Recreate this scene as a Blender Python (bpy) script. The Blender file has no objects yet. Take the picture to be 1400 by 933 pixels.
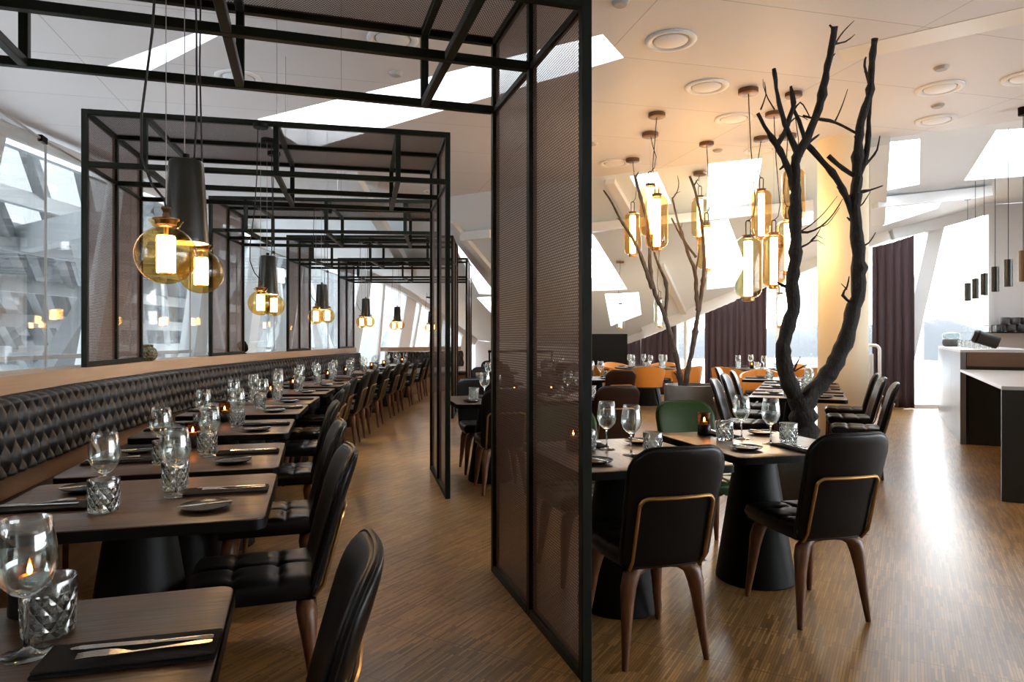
import bpy, bmesh, math, random
from mathutils import Vector, Matrix, geometry

RND = random.Random(7)
SC = bpy.context.scene
COL = SC.collection
PI = math.pi
RAD = math.radians
# camera model (24 mm lens, level): used to read places off the photograph
F, HY, HC = 936.0, 463.0, 1.30
CEIL = 3.95


def at_depth(px, py, z):
    return Vector(((px - 700) * z / F, z, HC + (HY - py) * z / F))


def at_height(px, py, h):
    z = F * (HC - h) / (py - HY)
    return Vector(((px - 700) * z / F, z, h))


# ------------------------------------------------------------------ helpers
class MB:
    """collects shapes; build() links them as one mesh object"""

    def __init__(self):
        self.v, self.f = [], []

    def add(self, vs, fs):
        o = len(self.v)
        self.v += [Vector(p) for p in vs]
        self.f += [tuple(i + o for i in f) for f in fs]
        return self

    def box(self, c, s, m=None):
        x, y, z = s[0] / 2, s[1] / 2, s[2] / 2
        vs = [Vector(p) for p in ((-x, -y, -z), (x, -y, -z), (x, y, -z), (-x, y, -z), (-x, -y, z), (x, -y, z), (x, y, z), (-x, y, z))]
        if m is not None:
            vs = [m @ p for p in vs]
        c = Vector(c)
        return self.add([p + c for p in vs], [(0, 3, 2, 1), (4, 5, 6, 7), (0, 1, 5, 4), (1, 2, 6, 5), (2, 3, 7, 6), (3, 0, 4, 7)])

    def bar(self, p, q, w, h=None, up=(0, 0, 1)):
        h = h or w
        p, q = Vector(p), Vector(q)
        d = (q - p).normalized()
        up = Vector(up)
        if abs(d.dot(up)) > 0.98:
            up = Vector((0, 1, 0))
        s = d.cross(up).normalized() * (w / 2)
        t = s.cross(d).normalized() * (h / 2)
        vs = [p - s - t, p + s - t, p + s + t, p - s + t, q - s - t, q + s - t, q + s + t, q - s + t]
        return self.add(vs, [(0, 1, 2, 3), (7, 6, 5, 4), (0, 4, 5, 1), (1, 5, 6, 2), (2, 6, 7, 3), (3, 7, 4, 0)])

    def tube(self, pts, rad, n=8, cap=True, squash=None):
        pts = [Vector(p) for p in pts]
        m = len(pts)
        if not hasattr(rad, '__len__'):
            rad = [rad] * m
        ref = None
        vs = []
        for i, p in enumerate(pts):
            a = pts[max(i - 1, 0)]
            b = pts[min(i + 1, m - 1)]
            d = (b - a).normalized()
            if ref is None:
                ref = Vector((0, 0, 1)) if abs(d.z) < 0.9 else Vector((1, 0, 0))
                ref = d.cross(ref).normalized()
            s = (ref - d * ref.dot(d))
            s = s.normalized() if s.length > 1e-6 else d.orthogonal().normalized()
            ref = s
            t = d.cross(s)
            for k in range(n):
                an = 2 * PI * k / n
                vs.append(p + (s * math.cos(an) + t * math.sin(an)) * rad[i])
        fs = []
        for i in range(m - 1):
            for k in range(n):
                k2 = (k + 1) % n
                fs.append((i * n + k, i * n + k2, (i + 1) * n + k2, (i + 1) * n + k))
        if cap:
            fs.append(tuple(range(n - 1, -1, -1)))
            fs.append(tuple((m - 1) * n + k for k in range(n)))
        return self.add(vs, fs)

    def lathe(self, prof, n=20, c=(0, 0, 0), close=False):
        c = Vector(c)
        vs, idx = [], []
        for r, z in prof:
            if r < 1e-6:
                idx.append([len(vs)] * n)
                vs.append(c + Vector((0, 0, z)))
            else:
                b = len(vs)
                idx.append([b + k for k in range(n)])
                for k in range(n):
                    a = 2 * PI * k / n
                    vs.append(c + Vector((r * math.cos(a), r * math.sin(a), z)))
        fs = []
        rng = list(range(len(prof) - 1))
        pairs = [(i, i + 1) for i in rng]
        if close:
            pairs.append((len(prof) - 1, 0))
        for i, j in pairs:
            for k in range(n):
                k2 = (k + 1) % n
                q = [idx[i][k], idx[i][k2], idx[j][k2], idx[j][k]]
                u = []
                for w in q:
                    if w not in u:
                        u.append(w)
                if len(u) > 2:
                    fs.append(tuple(u))
        return self.add(vs, fs)

    def prism(self, poly, z0, z1):
        n = len(poly)
        vs = [(p[0], p[1], z0) for p in poly] + [(p[0], p[1], z1) for p in poly]
        fs = [tuple(range(n - 1, -1, -1)), tuple(range(n, 2 * n))]
        fs += [(i, (i + 1) % n, n + (i + 1) % n, n + i) for i in range(n)]
        return self.add(vs, fs)

    def grid(self, fn, nu, nv, wrap=False):
        vs = [fn(i / nu, j / nv) for j in range(nv + 1) for i in range(nu + 1)]
        fs = [(j * (nu + 1) + i, j * (nu + 1) + i + 1, (j + 1) * (nu + 1) + i + 1, (j + 1) * (nu + 1) + i) for j in range(nv) for i in range(nu)]
        return self.add(vs, fs)

    def build(self, name, mat, parent=None, smooth=True, bevel=0.0, angle=40, seg=2, weld=False, fix=True):
        me = bpy.data.meshes.new(name)
        bm = bmesh.new()
        bv = [bm.verts.new(p) for p in self.v]
        for f in self.f:
            try:
                bm.faces.new([bv[i] for i in f])
            except ValueError:
                pass
        if weld:
            bmesh.ops.remove_doubles(bm, verts=bm.verts, dist=1e-5)
        if fix:
            bmesh.ops.recalc_face_normals(bm, faces=bm.faces)
        if bevel:
            ed = [e for e in bm.edges if len(e.link_faces) == 2 and e.calc_face_angle(0) > RAD(35)]
            bmesh.ops.bevel(bm, geom=ed, offset=bevel, segments=seg, affect='EDGES', profile=0.5)
        bm.to_mesh(me)
        bm.free()
        if smooth:
            me.polygons.foreach_set('use_smooth', [True] * len(me.polygons))
            me.set_sharp_from_angle(angle=RAD(angle))
        me.materials.append(mat)
        o = bpy.data.objects.new(name, me)
        COL.objects.link(o)
        if parent is not None:
            o.parent = parent
        return o


def tag(o, label, cat, group=None):
    o['label'] = label
    o['category'] = cat
    if group:
        o['group'] = group
    return o


def thing(name, label, cat, loc=(0, 0, 0), rz=0.0, group=None):
    o = bpy.data.objects.new(name, None)
    o.empty_display_size = 0.05
    COL.objects.link(o)
    o.location = loc
    o.rotation_euler = (0, 0, rz)
    return tag(o, label, cat, group)


def struct(o):
    o['kind'] = 'structure'
    return o


def dup(root, loc, rz, label, group=None, scale=None):
    r = root.copy()
    COL.objects.link(r)
    r.location = loc
    r.rotation_euler = (0, 0, rz)
    if scale:
        r.scale = scale
    r['label'] = label
    if group:
        r['group'] = group
    for ch in KIDS.get(root.name) or root.children:
        c = ch.copy()
        COL.objects.link(c)
        c.parent = r
        for g in ch.children:
            e = g.copy()
            COL.objects.link(e)
            e.parent = c
    return r


KIDS = {}


def proto(root):
    KIDS[root.name] = list(root.children)
    return root


USED = set()


def place(root, loc, rz, label, group, scale=None):
    """first call moves the thing itself, later calls copy it with its parts"""
    if root.name not in USED:
        USED.add(root.name)
        root.location = loc
        root.rotation_euler = (0, 0, rz)
        if scale:
            root.scale = scale
        tag(root, label, root['category'], group)
        return root
    return dup(root, loc, rz, label, group, scale)


# ---------------------------------------------------------------- materials
def mat(name, col, rough=0.5, metal=0.0, spec=0.5, emit=None, es=0.0, coat=0.0):
    m = bpy.data.materials.new(name)
    m.use_nodes = True
    b = m.node_tree.nodes['Principled BSDF']
    b.inputs['Base Color'].default_value = (*col, 1)
    b.inputs['Roughness'].default_value = rough
    b.inputs['Metallic'].default_value = metal
    b.inputs['Specular IOR Level'].default_value = spec
    b.inputs['Coat Weight'].default_value = coat
    if emit:
        b.inputs['Emission Color'].default_value = (*emit, 1)
        b.inputs['Emission Strength'].default_value = es
    return m


def nodes(m):
    nt = m.node_tree
    return nt, nt.nodes, nt.links, nt.nodes['Principled BSDF']


def mth(nt, op, a, b=None, c=None):
    n = nt.nodes.new('ShaderNodeMath')
    n.operation = op
    for i, x in enumerate((a, b, c)):
        if x is None:
            continue
        if isinstance(x, (int, float)):
            n.inputs[i].default_value = x
        else:
            nt.links.new(x, n.inputs[i])
    return n.outputs[0]


def noise(nt, vec, scale, detail=4, rough=0.55):
    n = nt.nodes.new('ShaderNodeTexNoise')
    n.inputs['Scale'].default_value = scale
    n.inputs['Detail'].default_value = detail
    n.inputs['Roughness'].default_value = rough
    if vec is not None:
        nt.links.new(vec, n.inputs['Vector'])
    return n.outputs['Fac']


def coords(nt, scale=(1, 1, 1), rot=(0, 0, 0), kind='Object'):
    tc = nt.nodes.new('ShaderNodeTexCoord')
    mp = nt.nodes.new('ShaderNodeMapping')
    mp.inputs['Scale'].default_value = scale
    mp.inputs['Rotation'].default_value = rot
    nt.links.new(tc.outputs[kind], mp.inputs['Vector'])
    return mp.outputs['Vector']


def ramp(nt, fac, stops):
    r = nt.nodes.new('ShaderNodeValToRGB')
    el = r.color_ramp.elements
    while len(el) < len(stops):
        el.new(0.5)
    for e, (p, c) in zip(el, stops):
        e.position = p
        e.color = (*c, 1) if len(c) == 3 else c
    nt.links.new(fac, r.inputs['Fac'])
    return r.outputs['Color']


def bump(nt, b, h, strength=0.3, dist=0.005):
    n = nt.nodes.new('ShaderNodeBump')
    n.inputs['Strength'].default_value = strength
    n.inputs['Distance'].default_value = dist
    nt.links.new(h, n.inputs['Height'])
    nt.links.new(n.outputs['Normal'], b.inputs['Normal'])


def mixc(nt, fac, a, b, mode='MIX'):
    n = nt.nodes.new('ShaderNodeMix')
    n.data_type = 'RGBA'
    n.blend_type = mode
    for i, x in ((0, fac), (6, a), (7, b)):
        if isinstance(x, (int, float)):
            n.inputs[i].default_value = x
        elif isinstance(x, tuple):
            n.inputs[i].default_value = (*x, 1)
        else:
            nt.links.new(x, n.inputs[i])
    return n.outputs[2]


M = {}


def make_materials():
    M['frame'] = mat('dark_green_steel', (0.004, 0.0062, 0.003), 0.5, 0.0, 0.2)
    M['black'] = mat('black_metal', (0.003, 0.0032, 0.003), 0.5, 0.0, 0.14)
    M['cord'] = mat('cord', (0.012, 0.011, 0.010), 0.6)
    M['wire'] = mat('steel_wire', (0.35, 0.34, 0.33), 0.35, 0.8)
    M['brass'] = mat('brass', (0.45, 0.26, 0.10), 0.32, 1.0)
    M['copper'] = mat('bronze', (0.16, 0.085, 0.045), 0.38, 0.7)
    M['steel'] = mat('cutlery_steel', (0.62, 0.58, 0.53), 0.22, 1.0)
    M['white'] = mat('white_paint', (0.78, 0.79, 0.80), 0.5)
    M['white_steel'] = mat('white_steel', (0.74, 0.76, 0.77), 0.45)
    M['atrium'] = mat('weathered_grey_steel', (0.26, 0.276, 0.288), 0.5)
    M['atrium_light'] = mat('light_grey_steel', (0.36, 0.378, 0.39), 0.5)
    M['wallp'] = mat('white_plaster', (0.76, 0.76, 0.78), 0.8)
    M['dim'] = mat('grey_plaster', (0.26, 0.25, 0.245), 0.8)
    M['napkin'] = mat('black_linen', (0.009, 0.008, 0.009), 0.85, spec=0.2)
    nt, N, L, b = nodes(M['napkin'])
    bump(nt, b, noise(nt, coords(nt), 900, 2), 0.3, 0.0006)
    M['plate'] = mat('black_stoneware', (0.005, 0.005, 0.0055), 0.34, spec=0.35)
    M['wax'] = mat('wax', (0.7, 0.55, 0.38), 0.5)
    M['flame'] = mat('flame', (1, 0.5, 0.2), 0.5, emit=(1, 0.55, 0.2), es=40)
    M['lampcone'] = mat('olive_black_lacquer', (0.009, 0.010, 0.006), 0.32)
    M['lampin'] = mat('white_enamel', (0.75, 0.70, 0.60), 0.4)
    M['glow'] = mat('lamp_tube', (1, 0.9, 0.7), 0.5, emit=(1.0, 0.70, 0.45), es=20)
    M['planter'] = mat('grey_zinc', (0.17, 0.165, 0.15), 0.38, 0.6)
    M['planter_dark'] = mat('dark_zinc', (0.055, 0.055, 0.05), 0.45, 0.3)
    M['soil'] = mat('soil', (0.02, 0.016, 0.012), 0.95)
    M['matte'] = mat('matte_black', (0.006, 0.006, 0.006), 0.8, spec=0.15)
    M['bar'] = mat('bar_laminate', (0.15, 0.155, 0.17), 0.34)
    M['bardark'] = mat('bar_dark_laminate', (0.016, 0.016, 0.014), 0.35)
    M['darkbrown'] = mat('dark_brown_leather', (0.012, 0.009, 0.007), 0.55)
    M['barbrown'] = mat('bar_brown_laminate', (0.14, 0.085, 0.05), 0.35)
    M['bartop'] = mat('bar_top', (0.50, 0.49, 0.50), 0.3)
    M['cup'] = mat('grey_stoneware', (0.07, 0.07, 0.072), 0.5)
    M['orange'] = mat('orange_leather', (0.60, 0.245, 0.04), 0.45)
    M['whiteplate'] = mat('white_linen', (0.8, 0.78, 0.76), 0.7)
    M['grill'] = mat('vent_grey', (0.42, 0.40, 0.38), 0.6)
    M['column'] = mat('cream_plaster', (0.80, 0.68, 0.49), 0.7)
    M['snow'] = mat('snow', (0.72, 0.74, 0.76), 0.9)
    M['hill'] = mat('misty_hill', (0.052, 0.057, 0.062), 1.0)
    M['ornament'] = mat('mottled_stone', (0.12, 0.12, 0.07), 0.6)
    nt, N, L, b = nodes(M['ornament'])
    L.new(ramp(nt, noise(nt, coords(nt), 60, 2), [(0.4, (0.02, 0.02, 0.015)), (0.6, (0.22, 0.2, 0.11))]), b.inputs['Base Color'])

    # leathers
    for nm, c, r, bs in (('leather', (0.0022, 0.0022, 0.0025), 0.33, 0.08), ('greenleather', (0.019, 0.050, 0.007), 0.36, 0.10),
                         ('brownleather', (0.030, 0.012, 0.006), 0.38, 0.10), ('benchleather', (0.010, 0.011, 0.0145), 0.36, 0.08)):
        m = M[nm] = mat(nm, c, r, spec=0.5 if nm == 'benchleather' else 0.26)
        nt, N, L, b = nodes(m)
        v = coords(nt)
        bump(nt, b, noise(nt, v, 260, 3), bs, 0.002)
        L.new(mth(nt, 'MULTIPLY_ADD', noise(nt, v, 9, 3), 0.2, r - 0.08), b.inputs['Roughness'])

    # woods
    def wood(nm, c0, c1, rough, axis, scale=14, planks=None, brows=0.15):
        m = M[nm] = mat(nm, c0, rough)
        nt, N, L, b = nodes(m)
        sc = {'x': (0.08, 1, 1), 'y': (1, 0.08, 1), 'z': (1, 1, 0.08)}[axis]
        v = coords(nt, sc)
        n1 = noise(nt, v, scale * 2.2, 6, 0.6)
        n2 = noise(nt, v, scale * 9, 3, 0.6)
        f = mth(nt, 'ADD', mth(nt, 'MULTIPLY', n1, 0.7), mth(nt, 'MULTIPLY', n2, 0.3))
        col = ramp(nt, f, [(0.34, c0), (0.66, c1)])
        h = n2
        if planks:
            v2 = coords(nt)
            sx = N.new('ShaderNodeSeparateXYZ')
            L.new(v2, sx.inputs[0])
            a = mth(nt, 'FRACT', mth(nt, 'ADD', mth(nt, 'DIVIDE', sx.outputs[0], planks), 100.2))
            e = mth(nt, 'LESS_THAN', mth(nt, 'ABSOLUTE', mth(nt, 'SUBTRACT', a, 0.5)), 0.5 - 0.0036 / planks)
            fl = mth(nt, 'FLOOR', mth(nt, 'ADD', mth(nt, 'DIVIDE', sx.outputs[0], planks), 100.2))
            wn = N.new('ShaderNodeTexWhiteNoise')
            wn.noise_dimensions = '1D'
            L.new(fl, wn.inputs['W'])
            k = mth(nt, 'MULTIPLY_ADD', wn.outputs[0], 0.5, 0.75)
            g = N.new('ShaderNodeCombineXYZ')
            for i in range(3):
                L.new(k, g.inputs[i])
            col = mixc(nt, 1.0, col, g.outputs[0], 'MULTIPLY')
            col = mixc(nt, e, (0.006, 0.004, 0.003), col)
            h = mth(nt, 'MULTIPLY', h, e)
        L.new(col, b.inputs['Base Color'])
        L.new(mth(nt, 'MULTIPLY_ADD', n2, 0.22, rough - 0.1), b.inputs['Roughness'])
        bump(nt, b, h, brows, 0.003)

    wood('tablewood', (0.028, 0.014, 0.006), (0.115, 0.063, 0.028), 0.33, 'y', 12, planks=0.15, brows=0.35)
    wood('walnut', (0.060, 0.019, 0.006), (0.16, 0.058, 0.020), 0.40, 'z', 16)
    wood('lightwood', (0.46, 0.29, 0.17), (0.60, 0.41, 0.26), 0.45, 'x', 7)
    wood('benchwood', (0.17, 0.085, 0.035), (0.30, 0.16, 0.075), 0.42, 'x', 7)

    # parquet: thin fingers laid in blocks
    m = M['floor'] = mat('industrial_parquet', (0.2, 0.1, 0.04), 0.3)
    nt, N, L, b = nodes(m)
    v = coords(nt, rot=(0, 0, RAD(-60)))
    br = N.new('ShaderNodeTexBrick')
    br.offset = 0.37
    br.inputs['Scale'].default_value = 1.0
    br.inputs['Brick Width'].default_value = 0.17
    br.inputs['Row Height'].default_value = 0.0115
    br.inputs['Mortar Size'].default_value = 0.0009
    br.inputs['Mortar Smooth'].default_value = 0.2
    br.inputs['Bias'].default_value = 0.0
    br.inputs['Color1'].default_value = (0.175, 0.092, 0.028, 1)
    br.inputs['Color2'].default_value = (0.42, 0.24, 0.085, 1)
    br.inputs['Mortar'].default_value = (0.10, 0.053, 0.022, 1)
    L.new(v, br.inputs['Vector'])
    big = ramp(nt, noise(nt, v, 1.3, 3), [(0.3, (0.72, 0.70, 0.68)), (0.7, (1.15, 1.1, 1.05))])
    # seams of the laid blocks
    sx = N.new('ShaderNodeSeparateXYZ')
    L.new(v, sx.inputs[0])
    fr = mth(nt, 'FRACT', mth(nt, 'ADD', mth(nt, 'DIVIDE', sx.outputs[0], 0.40), 100))
    seam = mth(nt, 'GREATER_THAN', fr, 0.012)
    col = mixc(nt, 1.0, br.outputs['Color'], big, 'MULTIPLY')
    col = mixc(nt, seam, (0.11, 0.06, 0.025), col)
    L.new(col, b.inputs['Base Color'])
    n3 = noise(nt, coords(nt, (1, 1, 1)), 40, 4)
    L.new(mth(nt, 'MULTIPLY_ADD', n3, 0.12, 0.24), b.inputs['Roughness'])
    bump(nt, b, br.outputs['Fac'], -0.05, 0.001)

    # ceiling panels with fine joints
    m = M['ceiling'] = mat('ceiling_panel', (0.78, 0.755, 0.74), 0.55)
    nt, N, L, b = nodes(m)
    v = coords(nt, rot=(0, 0, RAD(-14)))
    br = N.new('ShaderNodeTexBrick')
    br.offset = 0.0
    br.inputs['Scale'].default_value = 1.0
    br.inputs['Brick Width'].default_value = 2.4
    br.inputs['Row Height'].default_value = 1.2
    br.inputs['Mortar Size'].default_value = 0.005
    br.inputs['Color1'].default_value = (0.70, 0.685, 0.685, 1)
    br.inputs['Color2'].default_value = (0.675, 0.66, 0.66, 1)
    br.inputs['Mortar'].default_value = (0.45, 0.43, 0.42, 1)
    L.new(v, br.inputs['Vector'])
    L.new(br.outputs['Color'], b.inputs['Base Color'])
    M['slope'] = mat('slope_panel', (0.77, 0.84, 0.89), 0.6)

    # curtain
    m = M['curtain'] = mat('aubergine_curtain', (0.055, 0.034, 0.040), 0.85)
    nt, N, L, b = nodes(m)
    bump(nt, b, noise(nt, coords(nt), 300, 2), 0.2, 0.002)

    # bark
    m = M['bark'] = mat('dark_bark', (0.020, 0.015, 0.012), 0.8)
    nt, N, L, b = nodes(m)
    v = coords(nt, (1, 1, 0.35))
    n1 = noise(nt, v, 38, 6, 0.65)
    L.new(ramp(nt, n1, [(0.35, (0.005, 0.004, 0.003)), (0.7, (0.026, 0.019, 0.015))]), b.inputs['Base Color'])
    bump(nt, b, n1, 0.9, 0.03)
    m = M['bark_grey'] = mat('grey_bark', (0.06, 0.05, 0.045), 0.75)
    nt, N, L, b = nodes(m)
    v = coords(nt, (1, 1, 0.4))
    n1 = noise(nt, v, 30, 5, 0.6)
    L.new(ramp(nt, n1, [(0.3, (0.03, 0.023, 0.02)), (0.7, (0.10, 0.082, 0.075))]), b.inputs['Base Color'])
    bump(nt, b, n1, 0.7, 0.02)

    # table glass: real refracting glass
    def glass(nm, col, ior=1.45, rough=0.0):
        m = M[nm] = bpy.data.materials.new(nm)
        m.use_nodes = True
        nt = m.node_tree
        nt.nodes.remove(nt.nodes['Principled BSDF'])
        g = nt.nodes.new('ShaderNodeBsdfGlass')
        g.inputs['Color'].default_value = (*col, 1)
        g.inputs['IOR'].default_value = ior
        g.inputs['Roughness'].default_value = rough
        nt.links.new(g.outputs[0], nt.nodes['Material Output'].inputs['Surface'])
        return m, nt, g

    glass('glass', (0.97, 0.985, 0.975))
    m, nt, g = glass('cutglass', (0.95, 0.98, 0.965), 1.46)
    # crossing cut lines around the tumbler
    tc = nt.nodes.new('ShaderNodeTexCoord')
    sx = nt.nodes.new('ShaderNodeSeparateXYZ')
    nt.links.new(tc.outputs['Object'], sx.inputs[0])
    an = mth(nt, 'ARCTAN2', sx.outputs[1], sx.outputs[0])
    aa = mth(nt, 'MULTIPLY', an, 12 / (2 * PI))
    zz = mth(nt, 'MULTIPLY', sx.outputs[2], 31)
    w1 = mth(nt, 'ABSOLUTE', mth(nt, 'SUBTRACT', mth(nt, 'FRACT', mth(nt, 'ADD', mth(nt, 'ADD', aa, zz), 50)), 0.5))
    w2 = mth(nt, 'ABSOLUTE', mth(nt, 'SUBTRACT', mth(nt, 'FRACT', mth(nt, 'ADD', mth(nt, 'SUBTRACT', aa, zz), 50)), 0.5))
    h = mth(nt, 'MINIMUM', mth(nt, 'MULTIPLY', w1, 3.0), mth(nt, 'MULTIPLY', w2, 3.0))
    h = mth(nt, 'MINIMUM', h, 1.0)
    msk = mth(nt, 'LESS_THAN', sx.outputs[2], 0.084)
    h = mth(nt, 'MULTIPLY', h, msk)
    bn = nt.nodes.new('ShaderNodeBump')
    bn.inputs['Strength'].default_value = 0.9
    bn.inputs['Distance'].default_value = 0.004
    nt.links.new(h, bn.inputs['Height'])
    nt.links.new(bn.outputs[0], g.inputs['Normal'])
    gl = nt.nodes.new('ShaderNodeBsdfGlossy')
    gl.inputs['Roughness'].default_value = 0.18
    nt.links.new(bn.outputs[0], gl.inputs['Normal'])
    mx = nt.nodes.new('ShaderNodeMixShader')
    mx.inputs[0].default_value = 0.16
    nt.links.new(g.outputs[0], mx.inputs[1])
    nt.links.new(gl.outputs[0], mx.inputs[2])
    nt.links.new(mx.outputs[0], nt.nodes['Material Output'].inputs['Surface'])

    # thin sheet and blown lamp glass: clear sheet + surface reflection
    def sheet(nm, col, ior=1.45, split=None, gl=1.0, pw=5.0, f0=0.05):
        m = M[nm] = bpy.data.materials.new(nm)
        m.use_nodes = True
        nt = m.node_tree
        nt.nodes.remove(nt.nodes['Principled BSDF'])
        tr = nt.nodes.new('ShaderNodeBsdfTransparent')
        tr.inputs['Color'].default_value = (*col, 1)
        if split:
            sx = nt.nodes.new('ShaderNodeSeparateXYZ')
            tc = nt.nodes.new('ShaderNodeTexCoord')
            nt.links.new(tc.outputs['Object'], sx.inputs[0])
            f = mth(nt, 'MULTIPLY_ADD', mth(nt, 'ADD', sx.outputs[0], mth(nt, 'MULTIPLY', sx.outputs[1], 0.6)), 14.0, 0.8)
            r = nt.nodes.new('ShaderNodeClamp')
            nt.links.new(f, r.inputs[0])
            nt.links.new(mixc(nt, r.outputs[0], split, col), tr.inputs['Color'])
        gs = nt.nodes.new('ShaderNodeBsdfGlossy')
        gs.inputs['Roughness'].default_value = 0.02
        gs.inputs['Color'].default_value = (gl, gl, gl, 1)
        fr = nt.nodes.new('ShaderNodeLayerWeight')
        fr.inputs['Blend'].default_value = 0.5
        sch = mth(nt, 'MULTIPLY_ADD', mth(nt, 'POWER', fr.outputs['Facing'], pw), 0.95 - f0, f0)
        mx = nt.nodes.new('ShaderNodeMixShader')
        nt.links.new(sch, mx.inputs[0])
        nt.links.new(tr.outputs[0], mx.inputs[1])
        nt.links.new(gs.outputs[0], mx.inputs[2])
        nt.links.new(mx.outputs[0], nt.nodes['Material Output'].inputs['Surface'])

    sheet('pane', (0.97, 0.985, 0.985))
    sheet('thinglass', (0.95, 0.98, 0.965), pw=2.2, f0=0.09)
    sheet('amberglass', (0.90, 0.70, 0.36))
    sheet('lanternglass', (0.85, 0.66, 0.37), split=(0.74, 0.88, 0.81))
    sheet('fritglass', (0.125, 0.132, 0.138))
    sheet('lanternamber', (0.86, 0.67, 0.38))
    sheet('lanternclear', (0.86, 0.91, 0.90))
    sheet('candleglass', (0.78, 0.55, 0.38))

    # perforated sheet metal: round holes on a staggered grid
    def perf(nm, plane, pitch=0.0135, rad=0.36):
        m = M[nm] = mat(nm, (0.125, 0.067, 0.047), 0.5, 0.1)
        nt, N, L, b = nodes(m)
        tc = N.new('ShaderNodeTexCoord')
        sx = N.new('ShaderNodeSeparateXYZ')
        L.new(tc.outputs['Object'], sx.inputs[0])
        a = mth(nt, 'DIVIDE', sx.outputs['XYZ'.index(plane[0])], pitch)
        c = mth(nt, 'DIVIDE', sx.outputs['XYZ'.index(plane[1])], pitch)
        H = math.sqrt(3)

        def lat(oa, oc):
            x = mth(nt, 'SUBTRACT', mth(nt, 'FRACT', mth(nt, 'ADD', a, 1000 + oa)), 0.5)
            y = mth(nt, 'MULTIPLY', mth(nt, 'SUBTRACT', mth(nt, 'FRACT', mth(nt, 'ADD', mth(nt, 'DIVIDE', c, H), 1000 + oc)), 0.5), H)
            return mth(nt, 'SQRT', mth(nt, 'ADD', mth(nt, 'MULTIPLY', x, x), mth(nt, 'MULTIPLY', y, y)))
        d = mth(nt, 'MINIMUM', lat(0, 0), lat(0.5, 0.5))
        hole = mth(nt, 'LESS_THAN', d, rad)
        tr = N.new('ShaderNodeBsdfTransparent')
        mx = N.new('ShaderNodeMixShader')
        L.new(hole, mx.inputs[0])
        L.new(b.outputs[0], mx.inputs[1])
        L.new(tr.outputs[0], mx.inputs[2])
        L.new(mx.outputs[0], N['Material Output'].inputs['Surface'])
    perf('perf_side', 'YZ')
    perf('perf_roof', 'XY')


make_materials()

# ------------------------------------------------------------ room geometry
EN = Vector((0.520, 0.854, 0))          # away from the edge of the flat ceiling
EC = 10.31
KS = [(-16, 0.24), (-14, 0.25), (-11.9, 0.345), (-10.9, 0.48), (-7.0, 0.60), (-5.7, 0.50), (-3.56, 0.32), (-0.65, 0.148), (0.96, 0.028), (3, 0.0), (9, 0.0)]


def slope_z(x, y):
    d = EN.x * x + EN.y * y - EC
    if d <= 0:
        return CEIL
    s = 0.854 * x - 0.52 * y
    k = KS[-1][1]
    if s <= KS[0][0]:
        k = KS[0][1]
    else:
        for (a, ka), (b, kb) in zip(KS, KS[1:]):
            if a <= s <= b:
                k = ka + (kb - ka) * (s - a) / (b - a)
                break
    return CEIL - k * d


def on_slope(px, py, zmax=22):
    z = 4.0
    while z < zmax:
        p = at_depth(px, py, z)
        if p.z >= slope_z(p.x, p.y):
            return p
        z += 0.01
    return at_depth(px, py, zmax)


def cut_surface(outer, holes, zfun, step=0.0):
    """plan polygon with holes, triangulated; heights from zfun"""
    pts, edges = [], []

    def loop(poly, sub=0.6):
        start = len(pts)
        n = len(poly)
        for i in range(n):
            a, b = Vector(poly[i][:2]), Vector(poly[(i + 1) % n][:2])
            m = max(1, int((b - a).length / sub)) if step else 1
            for k in range(m):
                pts.append(a + (b - a) * (k / m))
        e = len(pts)
        for i in range(start, e):
            edges.append((i, i + 1 if i + 1 < e else start))
    loop(outer)
    for h in holes:
        loop(h)
    if step:
        xs = [p[0] for p in outer]
        ys = [p[1] for p in outer]
        x = min(xs)
        while x < max(xs):
            y = min(ys)
            while y < max(ys):
                pts.append(Vector((x, y)))
                y += step
            x += step
    vs, es, fs, *_ = geometry.delaunay_2d_cdt([Vector((p[0], p[1])) for p in pts], edges, [], 0, 1e-5)

    def inside(p, poly):
        c = False
        n = len(poly)
        for i in range(n):
            a, b = poly[i], poly[(i + 1) % n]
            if (a[1] > p[1]) != (b[1] > p[1]) and p[0] < (b[0] - a[0]) * (p[1] - a[1]) / (b[1] - a[1]) + a[0]:
                c = not c
        return c
    mb = MB()
    out = []
    for f in fs:
        c = (vs[f[0]] + vs[f[1]] + vs[f[2]]) / 3
        if inside(c, outer) and not any(inside(c, h) for h in holes):
            out.append(tuple(f))
    mb.add([(v.x, v.y, zfun(v.x, v.y)) for v in vs], out)
    used = set(i for f in out for i in f)
    rem = {o: n for n, o in enumerate(sorted(used))}
    mb.v = [mb.v[i] for i in sorted(used)]
    mb.f = [tuple(rem[i] for i in f) for f in out]
    return mb


WA, WB, WD, WE, WF, WG, WI, WJ, WK = ((-6.3, 17.6), (-3.6, 17.75), (-1.03, 19.3), (1.88, 16.6), (3.08, 16.0), (4.97, 15.0), (7.1, 12.9), (8.92, 12.8), (10.6, 12.7))


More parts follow.
